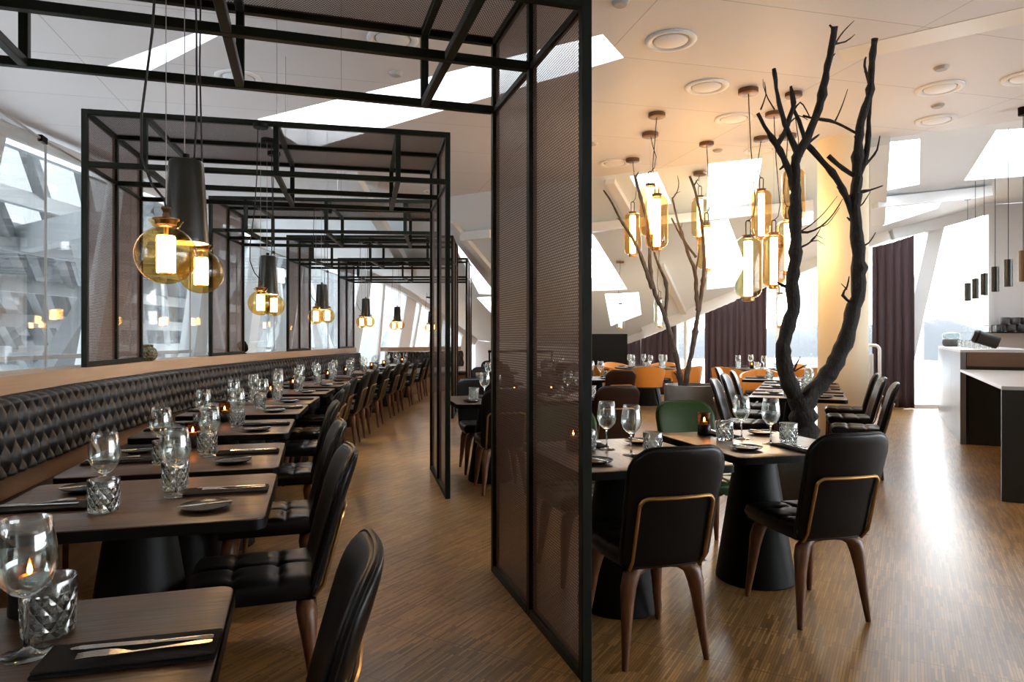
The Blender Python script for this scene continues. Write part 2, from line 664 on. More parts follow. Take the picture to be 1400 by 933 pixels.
def build_shell():
    fl = MB()
    fl.box((2.1, 8, -0.05), (17.2, 24, 0.1))
    struct(fl.build('floor', M['floor'], smooth=False))

    # flat ceiling with its skylight slots
    def c(px, py):
        p = at_depth(px, py, F * (CEIL - HC) / (HY - py))
        return (p.x, p.y)
    s1 = [c(128, 97), c(193, 103), c(318, 39), c(288, 37)]
    s2 = [c(352, 163), c(824, 47), c(853, 79), c(420, 205)]
    xl, xr = -6.3, 10.6
    outer = [(xl, -3.8), (xr, -3.8), (xr, (EC - EN.x * xr) / EN.y), (xl, (EC - EN.x * xl) / EN.y)]
    ce = cut_surface(outer, [s1, s2], lambda x, y: CEIL)
    struct(ce.build('ceiling', M['ceiling'], smooth=False, fix=False))

    # raised slots and their panes
    def shaft(poly, top, n):
        m = MB()
        k = len(poly)
        zs = [slope_z(p[0], p[1]) for p in poly]
        vs = [(p[0], p[1], zs[i]) for i, p in enumerate(poly)] + [(p[0], p[1], zs[i] + top) for i, p in enumerate(poly)]
        m.add(vs, [(i, (i + 1) % k, k + (i + 1) % k, k + i) for i in range(k)])
        o = struct(m.build('window_%d' % n, M['white'], smooth=False))
        g = MB()
        g.add(vs[k:], [tuple(range(k))])
        g.build('pane', M['pane'], o, smooth=False, fix=False)
    shaft(s1, 0.45, 1)
    shaft(s2, 0.55, 2)

    # the roof slope beyond it, falling towards the outer wall
    px_holes = [
        [(969, 224), (1042, 216), (1035, 257), (1030, 277), (966, 286)],
        [(972, 297), (993, 293), (1019, 362), (1003, 392), (966, 396)],
        [(861, 241), (898, 235), (918, 278), (884, 284)],
        [(806, 318), (812, 322), (858, 396), (806, 398)],
        [(827, 402), (873, 400), (877, 430), (835, 446)],
        [(1201, 196), (1258, 190), (1257, 252), (1203, 262)],
        [(1205, 276), (1291, 269), (1282, 285), (1207, 309)],
        [(1318, 247), (1362, 178), (1440, 173), (1440, 238)],
        [(1092, 282), (1112, 280), (1112, 306), (1095, 309)],
        [(614, 268), (639, 265), (656, 307), (646, 308)],
        [(614, 320), (672, 394), (672, 403), (655, 402)],
        [(652, 407), (676, 405), (678, 432), (671, 428)],
        [(540, 236), (598, 226), (598, 262), (560, 268)],
        [(420, 262), (480, 250), (500, 282), (440, 290)],
    ]
    holes = []
    for poly in px_holes:
        q = []
        for px, py in poly:
            p = on_slope(px, py)
            q.append((p.x, p.y))
        holes.append(q)
    ed = [((xl), (EC - EN.x * xl) / EN.y), (xr, (EC - EN.x * xr) / EN.y)]
    outer = [ed[0], ed[1], WK, WJ, WI, WG, WF, WE, WD, WB, WA]

    def good(h):
        return all(EN.x * p[0] + EN.y * p[1] > EC + 0.02 for p in h)
    holes = [h for h in holes if good(h)]
    sl = cut_surface(outer, holes, slope_z, step=0.45)
    struct(sl.build('trim_1', M['slope'], smooth=True, fix=False, angle=25))
    for i, h in enumerate(holes):
        shaft(h, 0.28, 3 + i)

    # edge fascia between flat ceiling and slope is flush; ribs and beams under the slope
    n = 2
    for a, b, w, hgt, drop in (((806, 303), (1112, 271), 0.16, 0.16, 0.12), ((1196, 268), (1352, 252), 0.16, 0.16, 0.12),
                               ((834, 244), (862, 292), 0.16, 0.10, 0.04), ((904, 360), (936, 428), 0.12, 0.10, 0.03),
                               ((632, 317), (672, 313), 0.16, 0.16, 0.10), ((616, 300), (676, 372), 0.14, 0.12, 0.04),
                               ((1204, 188), (1200, 300), 0.22, 0.12, 0.05), ((480, 235), (590, 420), 0.2, 0.16, 0.04)):
        p, q = on_slope(*a), on_slope(*b)
        p.z -= drop
        q.z -= drop
        m = MB()
        m.bar(p, q, w, hgt)
        struct(m.build('trim_%d' % n, M['white_steel'], smooth=False))
        n += 1
    # outer wall, leg by leg
    m = MB()

    def wall(a, b, z0, ztop, name, mt, th=0.12, k=10):
        a, b = Vector(a), Vector(b)
        d = (b - a).normalized()
        nn = Vector((-d.y, d.x))
        if nn.y < 0:
            nn = -nn
        m = MB()
        vs, fs = [], []
        for i in range(k + 1):
            p = a + (b - a) * (i / k)
            zt = slope_z(p.x, p.y) if ztop is None else ztop
            for off in (0, th):
                r = p + nn * off
                vs += [(r.x, r.y, z0), (r.x, r.y, zt + (0.0 if ztop is None else 0))]
        for i in range(k):
            o = i * 4
            fs += [(o, o + 4, o + 5, o + 1), (o + 2, o + 3, o + 7, o + 6), (o + 1, o + 5, o + 7, o + 3), (o, o + 2, o + 6, o + 4)]
        fs += [(0, 1, 3, 2), (k * 4, k * 4 + 2, k * 4 + 3, k * 4 + 1)]
        m.add(vs, fs)
        return struct(m.build(name, mt, smooth=False))

    def window(a, b, name, posts, mull=0.07, mt=None, sill=0.0):
        """posts: (fraction at floor, fraction at top) leaning bars"""
        a, b = Vector(a), Vector(b)
        o = wall(a, b, sill, None, name, M['pane'], 0.012)
        m = MB()
        for lo, hi, w in posts:
            p, q = a + (b - a) * lo, a + (b - a) * hi
            zt = slope_z(q.x, q.y)
            m.bar((p.x, p.y, sill), (q.x, q.y, zt), w, 0.14, up=(b - a).normalized().to_3d().cross(Vector((0, 0, 1))))
        d = b - a
        for z in ((sill + 0.03),):
            m.bar((a.x, a.y, z), (b.x, b.y, z), 0.12, 0.07)
        if m.v:
            m.build('frame', M['white_steel'], o, smooth=False)
        # edge beam under the roof line
        e = MB()
        k = 8
        for i in range(k):
            p, q = a + d * (i / k), a + d * ((i + 1) / k)
            e.bar((p.x, p.y - 0.05, slope_z(p.x, p.y) - 0.03), (q.x, q.y - 0.05, slope_z(q.x, q.y) - 0.03), 0.22, 0.26)
        e.build('head_beam', M['white_steel'], o, smooth=False)
        return o
    wn = 30
    window(WA, WB, 'window_30', [(0.1, 0.3, 0.35), (0.75, 0.95, 0.3)])
    window(WB, WD, 'window_31', [(0.02, 0.10, 0.06), (0.22, 0.36, 0.30), (0.30, 0.45, 0.05), (0.50, 0.62, 0.30), (0.82, 0.90, 0.25)])
    wall(WD, WE, 0, None, 'wall_far_left', M['wallp'])
    wall(WE, WF, 0, None, 'wall_far', M['wallp'])
    window(WF, WG, 'window_32', [(0.0, 0.0, 0.08), (0.32, 0.32, 0.22), (0.46, 0.46, 0.07), (0.98, 0.98, 0.12)])
    window(WG, WI, 'window_33', [(0.30, 0.30, 0.09), (0.72, 0.72, 0.09)])
    window(WI, WJ, 'window_34', [(0.05, 0.48, 0.26), (1.0, 1.0, 0.1)])
    wall(WJ, WK, 0, None, 'wall_far_right', M['wallp'])
    # unseen sides of the room
    m = MB()
    m.box((10.66, 4.45, 0.2), (0.12, 16.5, 0.4))
    m.box((10.66, 4.45, 3.68), (0.12, 16.5, 0.56))
    m.box((10.66, 9.7, 1.9), (0.12, 6.0, 3.0))
    struct(m.build('wall_right', M['wallp'], smooth=False))
    m = MB()
    m.box((10.66, 1.45, 1.9), (0.012, 10.5, 3.0))
    o = struct(m.build('window_41', M['pane'], smooth=False))  # unseen glazing, added to let more daylight onto the right-hand ceiling
    f = MB()
    for i in range(8):
        f.box((10.66, -3.75 + i * 1.49, 1.9), (0.1, 0.08, 3.0))
    f.build('frame', M['white_steel'], o, smooth=False)
    m = MB()
    m.box((2.15, -3.86, 1.98), (17.0, 0.12, 3.96))
    struct(m.build('wall_back', M['dim'], smooth=False))

    # outer glass front on the left, beyond the bench
    m = MB()
    m.box((-6.3, 6.9, 1.98), (0.02, 21.4, 3.9))
    o = struct(m.build('window_40', M['pane'], smooth=False))
    f = MB()
    for y in (-1.5, 1.6, 4.7, 7.55, 10.6, 13.7, 16.4):
        f.bar((-6.3, y - 0.5, 0), (-6.2, y + 0.45, 3.95), 0.5, 0.3, up=(1, 0, 0))
    f.build('frame', M['white_steel'], o, smooth=False)
    f = MB()
    f.box((-6.2, 6.9, 0.06), (0.2, 21.4, 0.12))
    f.box((-6.2, 6.9, 1.05), (0.06, 21.4, 0.06))
    f.build('sill', M['white_steel'], o, smooth=False)
    f = MB()
    f.tube([(-6.05, -3.5, 3.8), (-6.05, 7.4, 3.8)], 0.09, 14)
    f.tube([(-6.05, 7.6, 3.8), (-6.05, 17.0, 3.8)], 0.09, 14)
    f.build('roller_blind', M['white'], o)
    # steel and glass roof of the neighbouring atrium
    t = thing('atrium_roof', 'grey steel roof frame of the atrium outside the left glass front', 'roof')
    m = MB()
    for i in range(20):
        y = -1.5 + i * 1.25
        m.bar((-7.0, y, 4.3), (-11.5, y + 9.5, 0.0), 0.15, 0.30)
    m.build('rafters', M['atrium'], t, smooth=False)
    m = MB()
    for i in range(8):
        k = i / 7
        x, z = -7.0 - 4.5 * k, 4.1 - 4.3 * k
        m.bar((x, -2 + 9.5 * k, z), (x, 24 + 9.5 * k, z), 0.12, 0.24)
    m.build('purlins', M['atrium_light'], t, smooth=False)
    m = MB()
    for i in range(5):
        y = 2.0 + i * 4.4
        m.bar((-6.6, y, 3.1), (-13.0, y + 3.0, 2.6), 0.25, 0.42)
    m.build('girders', M['atrium_light'], t, smooth=False)
    m = MB()
    m.add([(-6.9, -4, 4.75), (-12.0, 5, 0.2), (-12.0, 36, 0.2), (-6.9, 26, 4.75)], [(0, 1, 2, 3)])
    m.build('glazing', M['fritglass'], t, smooth=False)
    t = thing('atrium_truss', 'slanting grey steel props standing beyond the left glass front', 'truss')
    m = MB()
    for i in range(5):
        y = 2.5 + i * 5.2
        m.bar((-8.6, y - 0.8, 0.0), (-7.4, y + 1.6, 4.4), 0.40, 0.34, up=(1, 0, 0))
    m.build('props', M['atrium'], t, smooth=False)
    m = MB()
    for i in range(5):
        y = 2 + i * 5.2
        m.bar((-8.2, y + 2.0, 0.0), (-7.6, y - 0.6, 3.4), 0.16, 0.2, up=(1, 0, 0))
    m.build('braces', M['atrium_light'], t, smooth=False)
    t = thing('atrium_facade', 'pale grey far side of the atrium behind the steel props', 'facade')
    m = MB()
    m.box((-16.0, 16, 1.5), (0.3, 50, 7.0))
    m.build('wall', M['atrium_light'], t, smooth=False)
    m = MB()
    for i in range(16):
        m.bar((-15.8, -6 + i * 3.1, -2), (-15.8, -5 + i * 3.1, 5), 0.5, 0.2, up=(1, 0, 0))
    m.build('piers', M['atrium'], t, smooth=False)
    t = thing('atrium_end_facade', 'pale grey atrium end wall beyond the slanting end windows', 'facade')
    m = MB()
    m.box((-8.2, 25.5, 1.5), (17.0, 0.3, 9.0))
    m.build('wall', M['atrium_light'], t, smooth=False)
    m = MB()
    for i in range(7):
        m.bar((-12 + i * 2.0, 24.9, -2), (-9.5 + i * 2.0, 24.9, 5.6), 0.45, 0.2, up=(0, 1, 0))
        m.bar((-13 + i * 2.6, 24.0, 5.2), (-10.6 + i * 2.6, 22.0, -0.5), 0.22, 0.3, up=(0, 1, 0))
    m.build('piers', M['atrium'], t, smooth=False)

    # ground and hills outside
    m = MB()
    m.box((0, 120, -4), (900, 700, 0.2))
    tag(m.build('snowy_ground', M['snow'], smooth=False), 'pale snowy ground far below the building', 'ground')['kind'] = 'structure'
    m = MB()

    def hill(u, v):
        a = RAD(-75 + 150 * u)
        r = 190 + 12 * math.sin(u * 40)
        h = 3.6 + 1.6 * math.sin(u * 11 + 1) + 1.2 * math.sin(u * 37) + 0.6 * math.sin(u * 131) + 0.5 * math.sin(u * 420)
        return Vector((r * math.sin(a), r * math.cos(a) + 20 * v, -4 + (h + 4) * (1 - (1 - v) ** 2)))
    m.grid(hill, 260, 5)
    tag(m.build('wooded_hill', M['hill']), 'pale misty wooded hills on the horizon outside', 'hill')['kind'] = 'structure'


build_shell()


# round ceiling diffusers and small detectors
def ceiling_fittings():
    def c(px, py):
        return at_depth(px, py, F * (CEIL - HC) / (HY - py))
    t = thing('ceiling_diffuser', 'x', 'vent')
    m = MB()
    m.lathe([(0.15, 0), (0.225, 0), (0.228, -0.008), (0.22, -0.016), (0.19, -0.02), (0.172, -0.012), (0.16, 0.0)], 32)
    m.build('ring', M['white'], t)
    m = MB()
    m.lathe([(0, -0.022), (0.13, -0.02), (0.148, -0.012), (0.15, -0.001)], 32)
    m.build('disc', M['white'], t)
    m = MB()
    m.lathe([(0.145, -0.002), (0.178, -0.002)], 32)
    m.build('slot', M['grill'], t)
    proto(t)
    for px, py, lb in ((917, 55, 'large round white ceiling diffuser left of the bare tree top'), (966, 118, 'round white ceiling diffuser between the lantern ceiling roses and the tree'),
                       (1003, 162, 'pale round ceiling diffuser just left of the tree crown'), (840, 223, 'small far round diffuser at the edge of the ceiling above the lanterns'),
                       (1285, 120, 'round ceiling diffuser right of the tree, nearer one of two'), (1280, 164, 'round ceiling diffuser right of the tree, farther one of two'),
                       (1405, 105, 'round diffuser cut by the right edge of the picture'), (326, 106, 'round ceiling diffuser above the first two globe lamps'),
                       (537, 53, 'round ceiling diffuser behind the near mesh portal roof'), (1040, 205, 'pale round diffuser behind the small tree twigs'),
                       (596, 262, 'far round diffuser above the second portal corner')):
        p = c(px, py)
        if EN.x * p.x + EN.y * p.y > EC - 0.25:
            continue
        place(t, (p.x, p.y, CEIL), 0, lb, 'round ceiling diffusers')
    t = MB()
    t.lathe([(0, -0.03), (0.05, -0.028), (0.065, -0.012), (0.07, 0)], 20)
    o = tag(t.build('smoke_detector', M['grill']), 'x', 'detector')
    for px, py, lb in ((848, 3, 'small grey ceiling sensor at the top edge of the picture'), (1287, 92, 'small ceiling sensor above the two right diffusers'),
                       (1282, 144, 'small ceiling sensor between the two right diffusers'), (541, 100, 'small ceiling sensor behind the near portal upright'),
                       (810, 196, 'small ceiling sensor beside the portal post'), (981, 205, 'small ceiling sensor above the far lanterns')):
        p = c(px, py)
        place(o, (p.x, p.y, CEIL), 0, lb, 'small ceiling sensors')
    # square hatch inside the long slot
    # two spot rails near the bar
    m = MB()
    p, q = at_depth(1150, 78, F * 2.64 / (HY - 78)), at_depth(1420, 18, F * 2.64 / (HY - 18))
    p.z = q.z = CEIL - 0.002
    m.bar(p, q, 0.34, 0.003)
    struct(m.build('trim_20', M['lampin'], smooth=False))


ceiling_fittings()

# ------------------------------------------------------- round cream column
m = MB()
m.lathe([(0.31, 0), (0.31, CEIL)], 40, (4.42, 9.15, 0))
struct(m.build('trim_21', M['column']))

# ------------------------------------------------------------- path of bench
CP = [(-0.35, -4.2), (-1.38, -1.15), (-2.27, 1.86), (-3.10, 4.945), (-3.53, 8.02), (-3.62, 11.07), (-3.59, 14.17), (-3.50, 17.27), (-3.3, 20.3)]


def path(k):
    """k = 0 at the near portal, 1 at the second ..."""
    t = k + 2
    i = max(1, min(len(CP) - 3, int(math.floor(t))))
    u = t - i
    p0, p1, p2, p3 = (Vector(CP[j]) for j in (i - 1, i, i + 1, i + 2))
    p = 0.5 * ((2 * p1) + (p2 - p0) * u + (2 * p0 - 5 * p1 + 4 * p2 - p3) * u * u + (3 * p1 - p0 - 3 * p2 + p3) * u ** 3)
    d = 0.5 * ((p2 - p0) + 2 * (2 * p0 - 5 * p1 + 4 * p2 - p3) * u + 3 * (3 * p1 - p0 - 3 * p2 + p3) * u * u)
    th = math.atan2(-d.x, d.y)
    return p, th


# --------------------------------------------------------------- portals
PORT = [(Vector((0.278, 2.6)), 17.0, 2.65), (Vector((-0.522, 5.556)), 12.4, 2.65), (Vector((-0.89, 8.27)), 5.5, 2.65), (Vector((-0.97, 11.1)), 1.0, 2.65), (Vector((-0.94, 14.17)), -0.5, 2.65)]
ORD = ['first', 'second', 'third', 'fourth', 'fifth', 'sixth', 'seventh', 'eighth', 'ninth', 'tenth', 'eleventh', 'twelfth', 'thirteenth', 'fourteenth', 'fifteenth', 'sixteenth', 'seventeenth', 'eighteenth', 'nineteenth', 'twentieth']
SILL = 1.09


def make_portal():
    W_, D, T, LO, S = 2.65, 1.27, 2.95, 2.57, 0.04
    t = thing('mesh_portal', 'x', 'portal')
    fm = M['frame']

    def part(name, p, q, w=S):
        b = MB()
        b.bar(p, q, w, w)
        b.build(name, fm, t, smooth=False, bevel=0.003, seg=1)
    for y in (0, D / 2, D):
        part('post', (0, y, 0), (0, y, T + S / 2))
        part('post', (-W_, y, SILL), (-W_, y, T + S / 2))
        part('top_rail', (-W_ + S / 2, y, T), (-S / 2, y, T))
        part('lower_rail', (-W_ + S / 2, y, LO), (-S / 2, y, LO))
    h = S / 2
    for y0, y1 in ((h, D / 2 - h), (D / 2 + h, D - h)):
        part('side_rail', (0, y0, T), (0, y1, T))
        part('side_rail', (0, y0, LO), (0, y1, LO), 0.03)
        part('side_rail', (0, y0, S / 2), (0, y1, S / 2))
        part('side_rail', (-W_, y0, T), (-W_, y1, T))
        part('side_rail', (-W_, y0, LO), (-W_, y1, LO), 0.03)
        part('side_rail', (-W_, y0, SILL + S / 2), (-W_, y1, SILL + S / 2))
        for f in (0.15, 0.5, 0.85):
            part('cross_bar', (-W_ * f, y0, LO - 0.0), (-W_ * f, y1, LO - 0.0))
            part('cross_bar', (-W_ * f, y0, T), (-W_ * f, y1, T))
        th = 0.0015
        for x, z0, nm in ((0, S, 'side_mesh'), (-W_, SILL + S, 'side_mesh')):
            b = MB()
            b.box((x, (y0 + y1) / 2, (z0 + T - h) / 2), (th, y1 - y0, T - h - z0))
            b.build(nm, M['perf_side'], t, smooth=False)
        b = MB()
        b.box((-W_ / 2, (y0 + y1) / 2, T + 0.012), (W_ - S, y1 - y0, th))
        b.build('roof_mesh', M['perf_roof'], t, smooth=False)
    for f in (0.15, 0.5, 0.85):
        for y in (0, D):
            part('hanger', (-W_ * f, y, LO + h), (-W_ * f, y, T - h))
    return proto(t)


portal = make_portal()
for i, (p, th, w) in enumerate(PORT):
    place(portal, (p.x, p.y, 0), RAD(th), ['nearest dark perforated steel portal, cut by the top of the picture', 'second dark perforated steel portal, fully framed above the bench', 'third perforated steel portal, behind the second pair of globe lamps', 'fourth perforated steel portal along the bench', 'farthest and smallest perforated steel portal by the end windows'][i], 'perforated steel portals over the bench aisle')
# hanging wires of the portals
wn = 0
for i, (p, th, w) in enumerate(PORT[:3]):
    ax = Vector((-math.sin(RAD(th)), math.cos(RAD(th))))
    nx = Vector((math.cos(RAD(th)), math.sin(RAD(th))))
    for f, g in ((0.5, 0.05), (0.52, 1.2)):
        q = p - nx * (w * f) + ax * g
        b = MB()
        b.tube([(q.x, q.y, 2.97), (q.x, q.y, CEIL)], 0.003, 6)
        tag(b.build('suspension_wire', M['wire']), '%s thin steel wire holding the %s portal to the ceiling' % (('front', 'rear')[g > 0.5], ORD[i]), 'wire', 'portal suspension wires')

# --------------------------------------------------- sill, glass screen, bench
ks = [-1.05 + 0.5 * i for i in range(13)]
ks = [k for k in ks if k <= 4.72]


def seg_thing(k0, k1):
    p, _ = path(k0)
    q, _ = path(k1)
    d = q - p
    return p, q, d.length, math.atan2(d.y, d.x)


def bench_mesh(L):
    """tufted back: local x along the bench, -y into the room"""
    z0, z1 = 0.575, 0.985
    m = MB()
    nu = int(L / 0.011)
    nv = 44
    cw, ch = L / max(1, round(L / 0.125)), 0.205

    def fn(u, v):
        x = u * L
        z = z0 + (z1 - z0) * v
        p = (x / cw + (z - z0) / ch)
        q = (x / cw - (z - z0) / ch)
        a = abs(math.sin(PI * p / 1.0 * 0.5 * 1.0)) if False else abs(math.sin(PI * p))
        b = abs(math.sin(PI * q))
        t = (a * b) ** 0.40
        e = min(u * L, (1 - u) * L)
        ed = min(1, e / 0.02) ** 0.5
        ev = min(1, (1 - v) / 0.07, v / 0.07)
        ev = math.sqrt(max(0, 1 - (1 - ev) ** 2))
        y = -(0.072 + 0.042 * t * ed) * (0.45 + 0.55 * ev) - 0.02 - (1 - v) * 0.035
        return Vector((x, y, z))
    m.grid(fn, nu, nv)
    m.add([(0, 0, z0), (L, 0, z0), (L, 0, z1), (0, 0, z1), (L, -0.055, z1), (0, -0.055, z1), (L, -0.09, z0), (0, -0.09, z0)],
          [(0, 3, 2, 1), (3, 5, 4, 2), (0, 1, 6, 7)])
    return m


def build_bench():
    for i in range(len(ks) - 1):
        p, q, L, a = seg_thing(ks[i], ks[i + 1])
        Lg = L - 0.012
        cut = 0.09 if i < 9 else 0.02
        lb = 'tufted black leather bench section, %s from the camera along the curved wall' % ORD[i]
        t = thing('bench_section', lb, 'bench', (p.x, p.y, 0), a, 'tufted bench sections')
        # local: x along, -y to the room
        bench_mesh(Lg).build('backrest', M['benchleather'], t, angle=60)
        b = MB()
        b.box((Lg / 2, -0.045, 0.50), (Lg, 0.09, 0.148))
        b.build('back_panel', M['benchwood'], t, smooth=False, bevel=0.002, seg=1)
        b = MB()
        b.box((Lg / 2, -0.335, 0.415), (Lg - cut, 0.49, 0.09))
        b.build('seat', M['benchleather'], t, bevel=0.025, seg=3)
        b = MB()
        b.box((Lg / 2, -0.29, 0.185), (Lg - cut, 0.40, 0.37))
        b.build('plinth', M['benchwood'], t, smooth=False, bevel=0.002, seg=1)
        # sill board
        b = MB()
        b.box((L / 2, 0.13, SILL - 0.05), (L + 0.01, 0.30, 0.098))
        o = b.build('window_board', M['lightwood'], None, smooth=False)
        o.location = (p.x, p.y, 0)
        o.rotation_euler = (0, 0, a)
        tag(o, 'pale wooden sill board above the bench, %s length from the camera' % ORD[i], 'sill', 'sill boards')
        # low wall carrying it
        b = MB()
        b.box((L / 2, 0.06, 0.49), (L + 0.0, 0.10, 0.985 + 0.01))
        w = struct(b.build('wall_bench', M['wallp'], None, smooth=False))
        w.location = (p.x, p.y, 0)
        w.rotation_euler = (0, 0, a)
        # glass screen
        t = thing('glass_screen', 'clear frameless glass panel standing on the sill, %s from the camera' % ORD[i], 'glass panel', (p.x, p.y, 0), a, 'glass panels above the bench')
        b = MB()
        b.box((L / 2, 0.17, (SILL + 2.66) / 2), (L - 0.012, 0.012, 2.66 - SILL))
        b.build('pane', M['pane'], t, smooth=False)
        b = MB()
        b.box((L - 0.056, 0.17, 2.665), (0.10, 0.03, 0.045))
        b.build('clamp', M['black'], t, smooth=False, bevel=0.004)
        b = MB()
        b.box((L - 0.006, 0.17, (SILL + 2.64) / 2), (0.008, 0.014, 2.64 - SILL))
        b.build('joint', M['grill'], t, smooth=False)
        b = MB()
        b.box((L / 2, 0.17, 2.664), (L - 0.01, 0.014, 0.012))
        b.build('edge_strip', M['grill'], t, smooth=False)
    # the bench turns along the end windows
    p0, _ = path(ks[-1])
    p0 = p0 + Vector((0.62, 0.62))
    p1 = Vector((-1.35, p0.y + 1.75))
    d = (p1 - p0)
    n = 2
    for j in range(n):
        p = p0 + d * (j / n)
        L = d.length / n - 0.006
        a = math.atan2(d.y, d.x)
        t = thing('bench_section', ['tufted leather bench section at the far corner below the end windows', 'last tufted bench section, half behind the second portal'][j], 'bench', (p.x, p.y, 0), a, 'tufted bench sections')
        bench_mesh(L).build('backrest', M['benchleather'], t, angle=60)
        b = MB()
        b.box((L / 2, -0.335, 0.415), (L, 0.49, 0.09))
        b.build('seat', M['benchleather'], t, bevel=0.025, seg=3)
        b = MB()
        b.box((L / 2, -0.29, 0.185), (L, 0.40, 0.37))
        b.build('plinth', M['benchwood'], t, smooth=False, bevel=0.002, seg=1)
        b = MB()
        b.box((L / 2, 0.13, SILL - 0.05), (L, 0.30, 0.098))
        o = b.build('window_board', M['lightwood'], None, smooth=False)
        o.location = (p.x, p.y, 0)
        o.rotation_euler = (0, 0, a)
        tag(o, 'pale sill board below the end windows, %s of the two' % ('left', 'right')[j], 'sill', 'sill boards')
        b = MB()
        b.box((L / 2, 0.06, 0.49), (L, 0.10, 0.985))
        w = struct(b.build('wall_bench', M['wallp'], None, smooth=False))
        w.location = (p.x, p.y, 0)
        w.rotation_euler = (0, 0, a)


build_bench()


# ------------------------------------------------------------------ chairs
def ring_pad(outline, cen, rings, fn):
    """closed pad: fn(u, v, r, side) -> point, from concentric rings of an outline"""
    m = MB()
    n = len(outline)
    vs, fs = [], []
    for side in (1, -1):
        for r in rings:
            for (u, v) in outline:
                vs.append(fn(cen[0] + (u - cen[0]) * r, cen[1] + (v - cen[1]) * r, r, side))
    k = len(rings)
    for s in range(2):
        o = s * k * n
        for i in range(k - 1):
            for j in range(n):
                j2 = (j + 1) % n
                fs.append((o + i * n + j, o + i * n + j2, o + (i + 1) * n + j2, o + (i + 1) * n + j))
        fs.append(tuple(o + (k - 1) * n + j for j in range(n)))
    for j in range(n):
        j2 = (j + 1) % n
        fs.append((j, j2, k * n + j2, k * n + j))
    return m.add(vs, fs)


def rrect(w0, w1, h0, h1, r0, r1, n=7, side=6):
    """rounded outline: half widths w0 (bottom) w1 (top)"""
    out = []
    for cx, cy, r, a0 in ((w1 - r1, h1 - r1, r1, 0), (-(w1 - r1), h1 - r1, r1, 90), (-(w0 - r0), h0 + r0, r0, 180), (w0 - r0, h0 + r0, r0, 270)):
        for i in range(n):
            a = RAD(a0 + 90 * i / (n - 1))
            out.append((cx + r * math.cos(a), cy + r * math.sin(a)))
    # subdivide long sides
    res = []
    m = len(out)
    for i in range(m):
        a, b = Vector(out[i]), Vector(out[(i + 1) % m])
        k = max(1, int((b - a).length / 0.05))
        for j in range(k):
            res.append(tuple(a + (b - a) * (j / k)))
    return res


def back_surface(u, z):
    """middle of the shell, local: sitter faces +y"""
    t = z - 0.42
    return -0.205 - t * 0.26 - 0.10 * t * t + 0.85 * u * u * (0.6 + 0.8 * max(0, t))


